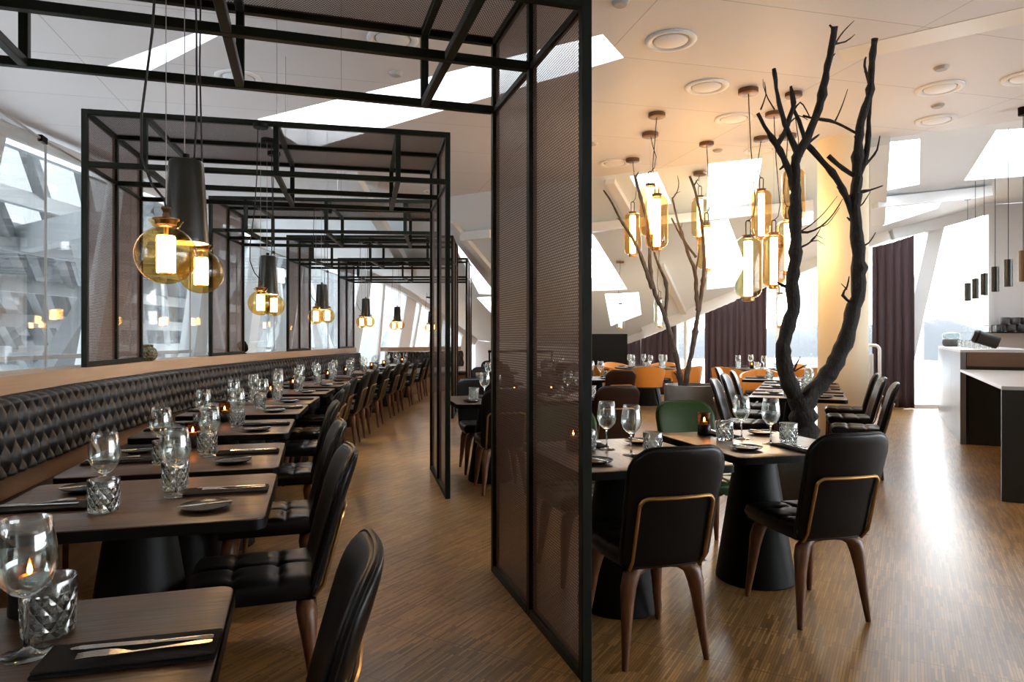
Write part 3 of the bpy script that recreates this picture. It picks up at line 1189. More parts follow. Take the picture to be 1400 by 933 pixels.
def make_chair(leather, name='dining_chair'):
    t = thing(name, 'x', 'chair')
    ol = rrect(0.192, 0.202, 0.395, 0.885, 0.05, 0.095)

    def bf(u, v, r, s):
        th = 0.010 + 0.016 * math.sqrt(max(0, 1 - r ** 6))
        y = back_surface(u, v) + s * th
        if s < 0:
            y += 0.006 * (1 - r)
        return Vector((u, y, v))
    ring_pad(ol, (0, 0.63), (1, 0.985, 0.94, 0.86, 0.7, 0.5, 0.28, 0.1), bf).build('backrest', leather, t, angle=70)
    b = MB()
    pts = [Vector((u, back_surface(u, v), v)) for u, v in ol]
    pts = [Vector((p.x * 1.012, p.y, 0.64 + (p.z - 0.64) * 1.008)) for p in pts]
    b.tube(pts + [pts[0]], 0.0065, 6, cap=False)
    b.build('piping', leather, t)
    # seat cushion with quilting creases
    b = MB()

    def seat(u, v):
        x, y = (u - 0.5) * 2, (v - 0.5) * 2
        e = max(abs(x), abs(y))
        k = 1 - 0.07 * (abs(x * y)) ** 2
        X, Y = x * 0.208 * k, y * 0.225 * k + 0.005
        dome = 1 - max(abs(x) ** 8, abs(y) ** 8)
        z = 0.435 + 0.042 * dome ** 0.5
        for c in (-0.075, 0.075):
            z -= 0.009 * math.exp(-((Y - c) / 0.010) ** 2) * dome
        z -= 0.010 * math.exp(-(X / 0.010) ** 2) * dome
        for cx in (-0.105, 0, 0.105):
            for cy in (-0.075, 0.075):
                z -= 0.008 * math.exp(-((X - cx) ** 2 + (Y - cy) ** 2) / 0.0006)
        return Vector((X, Y, z))
    b.grid(seat, 40, 40)
    b.grid(lambda u, v: Vector(((u - 0.5) * 0.38, (v - 0.5) * 0.41 + 0.005, 0.395)), 2, 2)
    rim = []
    for i in range(40):
        rim.append(seat(i / 40, 0))
    for i in range(40):
        rim.append(seat(1, i / 40))
    for i in range(40):
        rim.append(seat(1 - i / 40, 1))
    for i in range(40):
        rim.append(seat(0, 1 - i / 40))
    low = [Vector((p.x * 0.93, (p.y - 0.005) * 0.93 + 0.005, 0.398)) for p in rim]
    n = len(rim)
    b.add(rim + low, [(i, (i + 1) % n, n + (i + 1) % n, n + i) for i in range(n)])
    b.build('seat', leather, t, angle=70, weld=True)
    # bowed legs running into a rail under the seat
    for sx in (-1, 1):
        for sy in (-1, 1):
            b = MB()
            yb, yt = sy * 0.205, sy * 0.165
            ym = lambda z: yb + (yt - yb) * (z / 0.385)
            pts = [(sx * 0.010, yt, 0.388), (sx * 0.07, yt, 0.386), (sx * 0.112, yt, 0.376), (sx * 0.138, ym(0.352), 0.352), (sx * 0.150, ym(0.31), 0.31), (sx * 0.157, ym(0.25), 0.25), (sx * 0.168, ym(0.13), 0.13), (sx * 0.18, yb, 0.012)]
            b.tube(pts, [0.010, 0.016, 0.027, 0.035, 0.033, 0.027, 0.020, 0.0135], 10)
            b.lathe([(0, 0), (0.012, 0), (0.013, 0.014), (0, 0.014)], 10, (sx * 0.18, yb, 0))
            b.build('leg', M['walnut'], t)
    # brass hoop behind the back
    b = MB()

    def hp(u, z):
        return Vector((u, back_surface(u, z) - 0.032, z))
    pts = [Vector((-0.154, -0.19, 0.385)), hp(-0.158, 0.43)]
    for i in range(7):
        a = PI - PI / 2 * i / 6
        pts.append(hp(-0.123 + 0.035 * math.cos(a), 0.655 + 0.035 * math.sin(a)))
    for u in (-0.09, 0, 0.09):
        pts.append(hp(u, 0.690))
    for i in range(7):
        a = PI / 2 - PI / 2 * i / 6
        pts.append(hp(0.123 + 0.035 * math.cos(a), 0.655 + 0.035 * math.sin(a)))
    pts += [hp(0.158, 0.43), Vector((0.154, -0.19, 0.385))]
    b.tube(pts, 0.0075, 8)
    b.build('back_hoop', M['brass'], t)
    return proto(t)


chair_black = make_chair(M['leather'])
chair_green = make_chair(M['greenleather'])
chair_brown = make_chair(M['brownleather'])
for c in (chair_green, chair_brown):
    pass


def make_orange_chair():
    t = thing('tub_chair', 'x', 'chair')
    b = MB()

    def wall(u, v, off):
        a = RAD(-205 + 230 * u)          # wraps round the back, open to +y
        c = abs(u - 0.5) * 2
        rx, ry = 0.285, 0.265
        top = 0.80 - 0.13 * c ** 1.6
        z = 0.42 + (top - 0.42) * v
        f = 0.84 + 0.20 * v + off
        return Vector((rx * f * math.cos(a), ry * f * math.sin(a), z))
    nu, nv = 32, 10
    b.grid(lambda u, v: wall(u, v, 0.06), nu, nv)
    b.grid(lambda u, v: wall(1 - u, v, -0.06), nu, nv)
    b.grid(lambda u, v: wall(u, 1, 0.06 - 0.12 * v), nu, 1)
    b.grid(lambda u, v: wall(u, 0, -0.06 + 0.12 * v), nu, 1)
    b.grid(lambda u, v: wall(0, u, -0.06 + 0.12 * v), nv, 1)
    b.grid(lambda u, v: wall(1, u, 0.06 - 0.12 * v), nv, 1)
    b.build('backrest', M['orange'], t, weld=True, angle=50)
    b = MB()
    b.lathe([(0, 0.40), (0.20, 0.40), (0.235, 0.42), (0.24, 0.445), (0.22, 0.468), (0.15, 0.476), (0, 0.478)], 28)
    b.build('seat', M['leather'], t)
    for sx in (-1, 1):
        for sy in (-1, 1):
            b = MB()
            b.tube([(sx * 0.13, sy * 0.13, 0.41), (sx * 0.22, sy * 0.21, 0)], [0.016, 0.010], 10)
            b.build('leg', M['black'], t)
    return proto(t)


chair_orange = make_orange_chair()


# ------------------------------------------------------------------ tables
TL, TW, TH = 0.86, 0.745, 0.74


def make_table():
    t = thing('dining_table', 'x', 'table')
    ol = rrect(TW / 2, TW / 2, -TL / 2, TL / 2, 0.035, 0.035, 6)
    b = MB()
    b.prism(ol, TH - 0.034, TH)
    b.build('tabletop', M['tablewood'], t, bevel=0.0025, angle=50)
    b = MB()
    big = rrect(TW / 2 + 0.0035, TW / 2 + 0.0035, -TL / 2 - 0.0035, TL / 2 + 0.0035, 0.038, 0.038, 6)
    n = len(big)
    b.add([(x, y, TH - 0.036) for x, y in big] + [(x, y, TH - 0.0035) for x, y in big], [(i, (i + 1) % n, n + (i + 1) % n, n + i) for i in range(n)])
    b.build('edge_band', M['black'], t, angle=60)
    b = MB()
    b.lathe([(0, 0.0), (0.20, 0.0), (0.206, 0.006), (0.205, 0.02), (0.103, 0.69), (0.10, 0.70), (0.15, 0.702), (0.15, 0.706), (0, 0.706)], 40)
    b.build('pedestal', M['black'], t)
    return proto(t)


table = make_table()


# tableware prototypes
def make_wineglass():
    m = MB()
    k = 1.16
    prof = [(0.0, 0.0), (0.036, 0.0), (0.037, 0.0015), (0.030, 0.004), (0.012, 0.0065), (0.0045, 0.012), (0.0036, 0.03), (0.0036, 0.078), (0.006, 0.088),
            (0.020, 0.096), (0.034, 0.112), (0.0415, 0.135), (0.0415, 0.155), (0.037, 0.185), (0.0325, 0.208), (0.0318, 0.2085), (0.0311, 0.208),
            (0.0355, 0.185), (0.040, 0.155), (0.040, 0.136), (0.0328, 0.1135), (0.019, 0.0985), (0.0, 0.0945)]
    m.lathe([(r * k, z * k) for r, z in prof], 28)
    o = m.build('wine_glass', M['thinglass'], angle=80)
    o.data.materials.append(M['glass'])
    for p in o.data.polygons:
        if p.center.z < 0.095 * k:
            p.material_index = 1
    return tag(o, 'x', 'wine glass')


def make_tumbler():
    m = MB()
    prof = [(0, 0), (0.036, 0), (0.039, 0.003), (0.0405, 0.012), (0.0415, 0.03), (0.042, 0.060), (0.0425, 0.093), (0.0415, 0.0945), (0.0400, 0.093), (0.0385, 0.06), (0.037, 0.022), (0.033, 0.016), (0, 0.015)]
    m.lathe([(r * 1.12, z * 1.12) for r, z in prof], 36)
    return tag(m.build('tumbler', M['cutglass'], angle=50), 'x', 'tumbler')


def make_plate():
    m = MB()
    pr = [(0, 0.004), (0.035, 0.004), (0.04, 0.0), (0.045, 0.0), (0.048, 0.005), (0.07, 0.010), (0.080, 0.0165), (0.0815, 0.0175), (0.080, 0.0185)]
    for i in range(8):
        r = 0.074 - i * 0.009
        pr += [(r, 0.0135 - 0.0035 * min(1, i / 2)), (r - 0.0045, 0.0122 - 0.0035 * min(1, i / 2))]
    pr.append((0, 0.0085))
    m.lathe(pr, 40)
    return tag(m.build('side_plate', M['plate'], angle=35), 'x', 'plate')


def make_napkin():
    m = MB()
    for i, (w, l, z) in enumerate(((0.115, 0.285, 0.0), (0.111, 0.281, 0.0065))):
        o = rrect(w / 2, w / 2, -l / 2, l / 2, 0.006, 0.006, 4)

        def f(u, v, r, s, z=z):
            th = 0.0031 * (1 - 0.75 * r ** 10)
            return Vector((u + 0.002 * i, v, z + 0.0032 + s * th))
        mm = ring_pad(o, (0, 0), (1, 0.985, 0.95, 0.8, 0.4), f)
        m.add(mm.v, mm.f)
    return tag(m.build('napkin', M['napkin'], angle=70), 'x', 'napkin')


def flat(outline, z0, z1, bow):
    m = MB()
    n = len(outline)
    vs = [(x, y, z0 + bow(y)) for x, y in outline] + [(x, y, z1 + bow(y)) for x, y in outline]
    m.add(vs, [(i, (i + 1) % n, n + (i + 1) % n, n + i) for i in range(n)])
    ctr = n
    return m, vs, n


def make_knife(L=0.225, name='knife'):
    m = MB()
    # handle, tapering; blade thin
    k = L / 0.225
    m.tube([(0, -0.112 * k, 0.0), (0, -0.108 * k, 0.0), (0, -0.08 * k, 0.0), (0, -0.02 * k, 0.0), (0, -0.010 * k, 0)], [0.004, 0.0062, 0.0062, 0.0040, 0.0044], 10)
    m.box((0.001, 0.048 * k, 0), (0.0165, 0.116 * k, 0.0016))
    m.prism([(-0.0072, 0.106 * k), (0.0092, 0.106 * k), (0.004, 0.120 * k), (-0.002, 0.123 * k), (-0.0062, 0.118 * k)], -0.0008, 0.0008)
    m.v = [Vector((p.x, p.y, p.z * (0.62 if abs(p.z) > 0.001 else 1) + 0.0042)) for p in m.v]
    return tag(m.build(name, M['steel'], angle=45), 'x', 'knife')


def make_fork():
    m = MB()

    def bow(y):
        return 0.010 * max(0, (y - 0.02) / 0.09) * (1.4 - max(0, (y - 0.02) / 0.09)) * 1.2 + 0.003
    ys = [-0.108, -0.102, -0.085, -0.06, -0.03, 0.0, 0.02, 0.034, 0.044, 0.056]
    ws = [0.0045, 0.0078, 0.0082, 0.0055, 0.0034, 0.0028, 0.0032, 0.0075, 0.0112, 0.0118]
    vs, fs = [], []
    for y, w in zip(ys, ws):
        for z in (0, 0.0022):
            vs += [(-w, y, bow(y) + z), (w, y, bow(y) + z)]
    for i in range(len(ys) - 1):
        a, b = i * 4, i * 4 + 4
        fs += [(a, a + 1, b + 1, b), (a + 2, b + 2, b + 3, a + 3), (a, b, b + 2, a + 2), (a + 1, a + 3, b + 3, b + 1)]
    fs += [(0, 2, 3, 1), (len(vs) - 4, len(vs) - 3, len(vs) - 1, len(vs) - 2)]
    m.add(vs, fs)
    for i in range(4):
        x = -0.0095 + i * 0.00633
        pp = [(x, y, bow(y) + 0.0011) for y in (0.054, 0.075, 0.09, 0.104)]
        m.tube(pp, [0.0022, 0.0019, 0.0016, 0.0009], 6)
    return tag(m.build('fork', M['steel'], angle=50), 'x', 'fork')


def make_candle():
    t = thing('candle_holder', 'x', 'candle holder')
    b = MB()
    b.lathe([(0, 0), (0.036, 0), (0.038, 0.003), (0.038, 0.058), (0.035, 0.062), (0.030, 0.058), (0, 0.056)], 24)
    b.build('base', M['plate'], t)
    b = MB()
    b.lathe([(0.034, 0.058), (0.037, 0.062), (0.0375, 0.128), (0.0365, 0.129), (0.0355, 0.128), (0.0350, 0.064), (0.032, 0.060)], 24)
    b.build('glass_cup', M['candleglass'], t)
    b = MB()
    b.lathe([(0, 0.060), (0.019, 0.060), (0.019, 0.076), (0.016, 0.078), (0, 0.077)], 18)
    w = b.build('tealight', M['wax'], t)
    b = MB()
    b.lathe([(0, 0.078), (0.004, 0.082), (0.0052, 0.087), (0.0035, 0.096), (0, 0.104)], 12)
    b.build('flame', M['flame'], w)
    return proto(t)


wineglass, tumbler, plate, napkin, knife, fork, butter, candle = make_wineglass(), make_tumbler(), make_plate(), make_napkin(), make_knife(), make_fork(), make_knife(0.165, 'butter_knife'), make_candle()


def frame(c, rz):
    cs, sn = math.cos(rz), math.sin(rz)
    return lambda x, y, z=0: Vector((c[0] + x * cs - y * sn, c[1] + x * sn + y * cs, z))


def setting(c, rz, where, level=2, over=None, grp=''):
    """one cover for a person sitting at local -y and facing +y; where names the place"""
    g = frame(c, rz)
    o = dict(wg=(0.03, -0.10), tb=(0.14, -0.075), pl=(-0.215, -0.235), nk=(0.05, -0.27))
    o.update(over or {})
    j = lambda s=0.012: RND.uniform(-s, s)
    p = g(o['wg'][0] + j(), o['wg'][1] + j(), TH)
    place(wineglass, p, RND.uniform(0, 6), 'stemmed wine glass ' + where, 'wine glasses' + grp)
    p = g(o['tb'][0] + j(), o['tb'][1] + j(), TH)
    place(tumbler, p, RND.uniform(0, 6), 'cut glass tumbler ' + where, 'cut glass tumblers' + grp)
    p = g(o['pl'][0] + j(), o['pl'][1] + j(), TH)
    place(plate, p, 0, 'small black side plate ' + where, 'black side plates' + grp)
    a = rz + j(0.04)
    q = g(o['nk'][0] + j(0.006), o['nk'][1] + j(0.004), TH)
    place(napkin, q, a, 'folded black napkin ' + where, 'black napkins' + grp)
    if level >= 1:
        pb = p + Vector((0, 0, 0.0145))
        place(butter, pb, rz + RAD(18) + j(0.1), 'butter knife ' + where, 'butter knives' + grp)
    if level >= 2:
        h = frame((q.x, q.y), a)
        u = h(0.012, -0.02, TH + 0.0126)
        place(knife, u, a + RAD(-3), 'table knife ' + where, 'table knives' + grp)
        u = h(-0.018, -0.024, TH + 0.0115)
        place(fork, u, a + RAD(5), 'fork ' + where, 'forks' + grp)


def dress(c, rz, name, sides, level, over=None, candle_at=None, grp=''):
    """name: phrase that finds the table; sides: names of the two seats"""
    setting(c, rz, 'on the %s, %s' % (name, sides[0]), level, over, grp)
    setting(c, rz + PI, 'on the %s, %s' % (name, sides[1]), level, None, grp)
    if candle_at:
        p = frame(c, rz)(candle_at[0], candle_at[1], TH)
        place(candle, p, 0, 'dark holder with lit tealight on the ' + name, 'candle holders')


# ---- tables along the bench
def bench_tables():
    n = 0
    offs = (0.22, 1.06, 2.18)
    spots = [(-1.14 / 3.1, 0)]
    for k in range(5):
        for i, o in enumerate(offs):
            kk = k + o / 3.1
            if kk < 4.5:
                spots.append((kk, i))
    for i, (k, kind) in enumerate(spots):
        p, th = path(k)
        nx = Vector((math.cos(th), math.sin(th)))
        if i == 0:
            c = Vector((-0.929, 1.073))
            th = RAD(17.5)
        else:
            c = p + nx * 1.085
        rz = PI / 2 + th
        nm = '%s table along the bench' % ORD[i]
        place(table, (c.x, c.y, 0), rz, 'dark plank dining table on a black cone, ' + ORD[i] + ' along the bench from the camera', 'bench tables')
        level = 2 if c.y < 6 else (1 if c.y < 9 else 0)
        over = dict(wg=(0.115, -0.10), tb=(0.215, -0.115), nk=(0.05, -0.285), pl=(-0.27, -0.2)) if i == 0 else None
        cd = {0: (0.325, -0.045)}.get(i, (0.33, 0.02) if kind in (1, 2) else None)
        dress(c, rz, nm, ('chair side', 'bench side'), level, over, cd)
        off = (0.10, -0.37) if i == 0 else (RND.uniform(-0.03, 0.03), -0.37 + RND.uniform(-0.015, 0.015))
        q = frame(c, rz)(off[0], off[1])
        place(chair_black, q, rz + (RAD(-4) if i == 0 else RND.uniform(-0.05, 0.05)), 'black leather chair with walnut legs facing the bench, ' + ORD[i] + ' from the camera', 'chairs facing the bench')


bench_tables()


# ---- tables right of the portals
def free_table(c, rz, name, level, near=None, far=None, candle_at=None, over=None, cover=True):
    place(table, (c[0], c[1], 0), rz, 'dark plank table on a black cone, ' + name, 'tables right of the portals')
    dress(c, rz, name, ('near seat', 'far seat'), level, over, candle_at)
    g = frame(c, rz)
    if near:
        place(near[0], g(near[2] if len(near) > 2 else 0, -0.43), rz + RND.uniform(-0.03, 0.03), near[1], 'chairs right of the portals')
    if far:
        place(far[0], g(far[2] if len(far) > 2 else 0, 0.47), rz + PI + RND.uniform(-0.03, 0.03), far[1], 'chairs right of the portals')


def right_tables():
    a = RAD(15)
    K, G, B = chair_black, chair_green, chair_brown
    free_table((1.32, 3.72), a, 'table beside the bare tree in the foreground', 2,
               (K, 'black leather chair seen from behind at the foreground table under the tree', -0.02), (G, 'green leather chair at the far side of the foreground tree table', 0.0), (-0.13, 0.30))
    free_table((0.525, 3.36), a, 'table half hidden by the near portal panel', 2,
               (K, 'black leather chair seen from behind next to the near portal post', -0.08), (G, 'green leather chair just behind the near portal post', -0.02), (-0.2, 0.1))
    b = RAD(13)
    free_table((-0.20, 6.3), b, 'table seen between the two nearest portals', 1,
               (K, 'black chair back in the gap between the two nearest portals'), (K, 'black leather chair facing us between the two nearest portals'), (0.25, 0.1))
    free_table((0.60, 6.62), b, 'second table behind the near portal panel', 1,
               (B, 'brown leather chair with copper hoop, nearer one left of the green chair', 0.16), (K, 'black chair behind the second hidden table'), (-0.2, 0.1))
    free_table((-0.28, 9.0), RAD(8), 'third row table left, seen through the gap', 0,
               (K, 'black chair back in the third row beside the aisle portals'), (K, 'black chair facing us in the third row gap'))
    free_table((1.18, 9.65), RAD(12), 'third row table behind the brown chairs', 0,
               (B, 'brown leather chair with copper hoop, farther one of two', 0.1), (K, 'black chair beyond the farther brown chair'), (0.2, 0.1))
    free_table((-0.30, 11.8), RAD(5), 'fourth row table by the far portal', 0,
               (K, 'black chair in the fourth row, back to us'), (K, 'black chair in the fourth row facing us'))
    free_table((0.85, 12.4), RAD(8), 'fourth row table behind the mesh panel', 0,
               (K, 'black chair behind the mesh panel in the fourth row'), (K, 'last black chair behind the mesh panel'), (0.1, 0.1))
    # row running away past the tree
    d = Vector((0.40, 0.917))
    p0 = Vector((2.80, 6.72))
    rz = math.atan2(0.917, 0.40) + 0 * PI
    names = ['first', 'second', 'third', 'fourth']
    for i in range(4):
        c = p0 + d * (0.94 * i) + Vector((0, 0))
        if i == 3:
            c += Vector((-0.25, 0.2))
        rot = rz        # local -y is the right hand seat
        nm = '%s table of the row behind the tree' % names[i]
        place(table, (c.x, c.y, 0), rot, 'dark plank table, %s of the row running away behind the tree' % names[i], 'tables right of the portals')
        dress(c, rot, nm, ('right seat', 'left seat'), 1 if i < 2 else 0)
        g = frame(c, rot)
        if i < 3:
            place(K, g(0, -0.52 if i == 0 else -0.5), rot + RND.uniform(-0.06, 0.06), 'black leather chair on the right of the row behind the tree, %s from the camera' % names[i], 'chairs right of the portals')
        place(K, g(0, 0.47), rot + PI + RND.uniform(-0.06, 0.06), 'black leather chair on the left of the row behind the tree, %s from the camera' % names[i], 'chairs right of the portals')


right_tables()


# ---- round tables with orange chairs at the far end
def round_tables():
    t = thing('round_table', 'x', 'table')
    b = MB()
    b.lathe([(0, 0.705), (0.62, 0.705), (0.625, 0.71), (0.625, 0.735), (0.62, 0.74), (0, 0.74)], 48)
    b.build('tabletop', M['tablewood'], t)
    b = MB()
    b.lathe([(0, 0), (0.30, 0), (0.31, 0.01), (0.15, 0.69), (0.2, 0.704), (0, 0.704)], 32)
    b.build('pedestal', M['black'], t)
    proto(t)
    spots = [((2.65, 13.45), 'round table ringed by orange chairs beyond the planter', 0.5), ((4.62, 12.9), 'dark round table in front of the closed curtain', 1.0)]
    lab = {0: [(-100, 'orange tub chair seen from behind, just left of the small tree'), (-52, 'orange tub chair just right of the small tree stems'), (-150, 'orange tub chair turned sideways, left of the chair behind the small tree'), (165, 'leftmost orange tub chair by the dark partition'), (60, 'orange tub chair on the far side of the round table'), (118, 'orange tub chair far side left of the round table')],
           1: [(-140, 'orange tub chair left of the dark round table at the curtain'), (-60, 'orange tub chair nearest the curtain table'), (30, 'orange tub chair on the right of the curtain table')]}
    for i, (c, nm, k) in enumerate(spots):
        place(t, (c[0], c[1], 0), 0, 'dark ' + nm if i == 0 else nm, 'round tables')
        for an, lb in lab[i]:
            a = RAD(an)
            q = Vector((c[0] + 0.95 * math.cos(a), c[1] + 0.95 * math.sin(a), 0))
            place(chair_orange, q, a + PI / 2, lb, 'orange tub chairs')
        for j in range(6 if i == 0 else 4):
            a = RAD(-100 + j * (60 if i == 0 else 90))
            w = 'on the %s, seat %s clockwise' % (('round table amid the orange chairs', 'round table at the curtain')[i], ORD[j])
            for r, da, pr, n2, g2 in ((0.36, 0.16, wineglass, 'wine glass ', 'wine glasses'), (0.34, -0.12, tumbler, 'cut glass tumbler ', 'cut glass tumblers'), (0.50, 0.36, plate, 'black plate ', 'black side plates')):
                place(pr, (c[0] + r * math.cos(a + da), c[1] + r * math.sin(a + da), TH), 0, n2 + w, g2)
    place(candle, (4.45, 12.7, TH), 0, 'lit tealight holder on the dark round table before the curtain', 'candle holders')


round_tables()
o = chair_orange
# lone orange chair beyond the row behind the tree
place(chair_orange, (3.95, 10.9, 0), RAD(150), 'orange tub chair behind the row of tables, next to the tree stem', 'orange tub chairs')


# ------------------------------------------------------------------- lamps
def make_globe():
    t = thing('globe_pendant', 'x', 'pendant lamp')
    b = MB()
    R = 0.094
    prof = []
    for i in range(19):
        a = RAD(-90 + 160 * i / 18)
        prof.append((max(0, R * math.cos(a)), R * math.sin(a)))
    prof += [(0.040, 0.092), (0.050, 0.108), (0.052, 0.112)]
    b.lathe(prof, 40)
    b.build('glass_globe', M['amberglass'], t, angle=60)
    b = MB()
    b.lathe([(0, 0.098), (0.032, 0.098), (0.034, 0.112), (0.040, 0.114), (0.040, 0.118), (0.012, 0.122), (0.009, 0.138), (0.016, 0.150), (0.014, 0.155), (0, 0.155)], 24)
    b.build('cap', M['copper'], t)
    b = MB()
    b.lathe([(0, -0.056), (0.028, -0.056), (0.0285, -0.05), (0.0285, 0.056), (0.026, 0.062), (0, 0.062)], 24)
    b.build('light_tube', M['glow'], t)
    b = MB()
    b.tube([(0, 0, 0.062), (0, 0, 0.10)], 0.008, 10)
    b.tube([(0, 0, -0.056), (0, 0, -0.062)], 0.020, 16)
    b.build('socket', M['brass'], t)
    return proto(t)


def make_cone():
    t = thing('cone_pendant', 'x', 'pendant lamp')
    b = MB()
    b.lathe([(0.010, 0.312), (0.045, 0.312), (0.058, 0.308), (0.062, 0.298), (0.079, 0.010), (0.080, 0.0), (0.0785, -0.003)], 40)
    b.build('shade', M['lampcone'], t, angle=50)
    b = MB()
    b.lathe([(0.0785, -0.003), (0.077, 0.0), (0.060, 0.290), (0, 0.290)], 40)
    b.build('inner_shade', M['lampin'], t)
    b = MB()
    b.lathe([(0, 0.05), (0.03, 0.055), (0.03, 0.12), (0, 0.12)], 20)
    b.build('bulb', M['glow'], t)
    b = MB()
    b.lathe([(0, 0.31), (0.012, 0.31), (0.012, 0.335), (0, 0.335)], 14)
    b.build('collar', M['black'], t)
    return proto(t)


globe, cone = make_globe(), make_cone()


def cord_part(root, pts, r, name='cord', mt='cord'):
    b = MB()
    b.tube(pts, r, 6)
    return b.build(name, M[mt], root)


def lamp_groups():
    # (cone px x, bottom y, depth)
    spots = [(254.5, 333, 2.6, 17), (366, 397, 5.6, 12.4), (440, 416, 8.55, 5.5), (500, 427, 11.6, 1), (543, 433, 14.6, -0.5), (589, 436, 17.2, -20)]
    for i, (px, py, z, th) in enumerate(spots):
        p = at_depth(px, py, z)
        ax = Vector((-math.sin(RAD(th)), math.cos(RAD(th))))
        if i in (2, 3, 4):
            ax = Vector((0.05, 1.0)).normalized()
        roof = 2.93 if i < 5 else slope_z(p.x, p.y)
        hb = 1.665
        who = ['nearest', 'second', 'third', 'fourth', 'fifth', 'farthest'][i]
        sp = bpy.data.lights.new('cone_downlight', 'SPOT')
        sp.energy = 11
        sp.color = (1.0, 0.70, 0.42)
        sp.spot_size = RAD(110)
        sp.spot_blend = 1.0
        sp.shadow_soft_size = 0.03
        so = bpy.data.objects.new('cone_downlight', sp)
        so.location = (p.x, p.y, hb + 0.035)
        COL.objects.link(so)
        c = place(cone, (p.x, p.y, hb), 0, 'dark cone pendant shade above the bench tables, %s along the row' % who, 'cone pendants')
        L = roof - hb
        cord_part(c, [(-0.006, 0, 0.33), (-0.006, 0, L)], 0.0016, 'wire', 'wire')
        cord_part(c, [(0.03, 0.0, 0.30), (0.036, 0.01, 0.5), (0.03, 0.02, 0.8), (0.03, 0.0, L)], 0.0035)
        b = MB()
        b.lathe([(0, L - 0.03), (0.05, L - 0.03), (0.055, L - 0.025), (0.055, L + 0.002), (0, L + 0.002)], 20)
        b.build('ceiling_rose', M['black'], c)
        for s, hh in ((-1, 1.57), (1, 1.590)):
            q = Vector((p.x, p.y)) + ax * (0.40 * s)
            if i >= 2:
                q.x = p.x + s * (0, 0, 0.017, 0.025, 0.035, 0.04)[i]
                q.y = p.y + s * 0.2
            g = place(globe, (q.x, q.y, hh), 0, 'round amber glass globe lamp, %s of the %s pair along the bench' % (('left', 'right')[s > 0], who), 'amber globe pendants')
            L2 = roof - hh
            if s < 0:
                cord_part(g, [(0, 0, 0.15), (-0.005, 0, 0.18), (-0.05, 0.01, 0.23), (-0.085, 0.01, 0.32), (-0.08, 0.0, 0.45), (-0.045, 0.0, 0.72), (-0.03, 0, 0.95), (-0.02, 0, L2)], 0.004)
                cord_part(g, [(0.0, 0, 0.15), (0.0, 0, L2)], 0.0014, 'wire', 'wire')
            else:
                cord_part(g, [(0, 0, 0.15), (0.004, 0, 0.5), (-0.006, 0.0, 0.9), (0, 0, L2)], 0.0035)
            b = MB()
            b.lathe([(0, L2 - 0.03), (0.05, L2 - 0.03), (0.055, L2 - 0.025), (0.055, L2 + 0.002), (0, L2 + 0.002)], 20)
            b.build('ceiling_rose', M['black'], g)


lamp_groups()


def make_lantern(name, gm):
    t = thing(name, 'x', 'lantern')
    b = MB()
    W2, H2 = 0.14, 0.325
    prof = [(0.06, -H2)]
    for i in range(9):
        a = RAD(-90 + 90 * i / 8)
        prof.append((W2 - 0.075 + 0.075 * math.cos(a), -H2 + 0.095 + 0.095 * math.sin(a)))
    for i in range(9):
        a = RAD(90 * i / 8)
        prof.append((W2 - 0.075 + 0.075 * math.cos(a), H2 - 0.095 + 0.095 * math.sin(a)))
    prof.append((0.055, H2))
    b.lathe(prof, 36)
    b.build('glass_body', gm, t, angle=60)
    b = MB()
    b.lathe([(0, H2 - 0.01), (0.056, H2 - 0.01), (0.056, H2 + 0.012), (0.068, H2 + 0.016), (0.068, H2 + 0.024), (0.02, H2 + 0.03), (0, H2 + 0.03)], 24)
    b.build('cap', M['copper'], t)
    b = MB()
    pts = [(-0.024, 0, H2 + 0.02), (-0.026, 0, H2 + 0.15)]
    for i in range(7):
        a = PI - PI * i / 6
        pts.append((0.026 * math.cos(a), 0, H2 + 0.16 + 0.026 * math.sin(a)))
    pts += [(0.026, 0, H2 + 0.15), (0.024, 0, H2 + 0.02)]
    b.tube(pts, 0.006, 8)
    b.build('handle', M['black'], t)
    b = MB()
    b.lathe([(0, -H2 + 0.02), (0.043, -H2 + 0.02), (0.043, H2 - 0.04), (0, H2 - 0.04)], 24)
    b.build('light_tube', M['glow'], t)
    b = MB()
    b.lathe([(0.06, -H2 + 0.004), (0.064, -H2 - 0.002), (0.062, -H2 - 0.035), (0.05, -H2 - 0.04), (0.048, -H2 - 0.002)], 24)
    b.build('foot_ring', M['brass'], t)
    return proto(t)


lantern = make_lantern('lantern', M['lanternglass'])
lantern_amber = make_lantern('amber_lantern', M['lanternamber'])
lantern_clear = make_lantern('glass_lantern', M['lanternclear'])


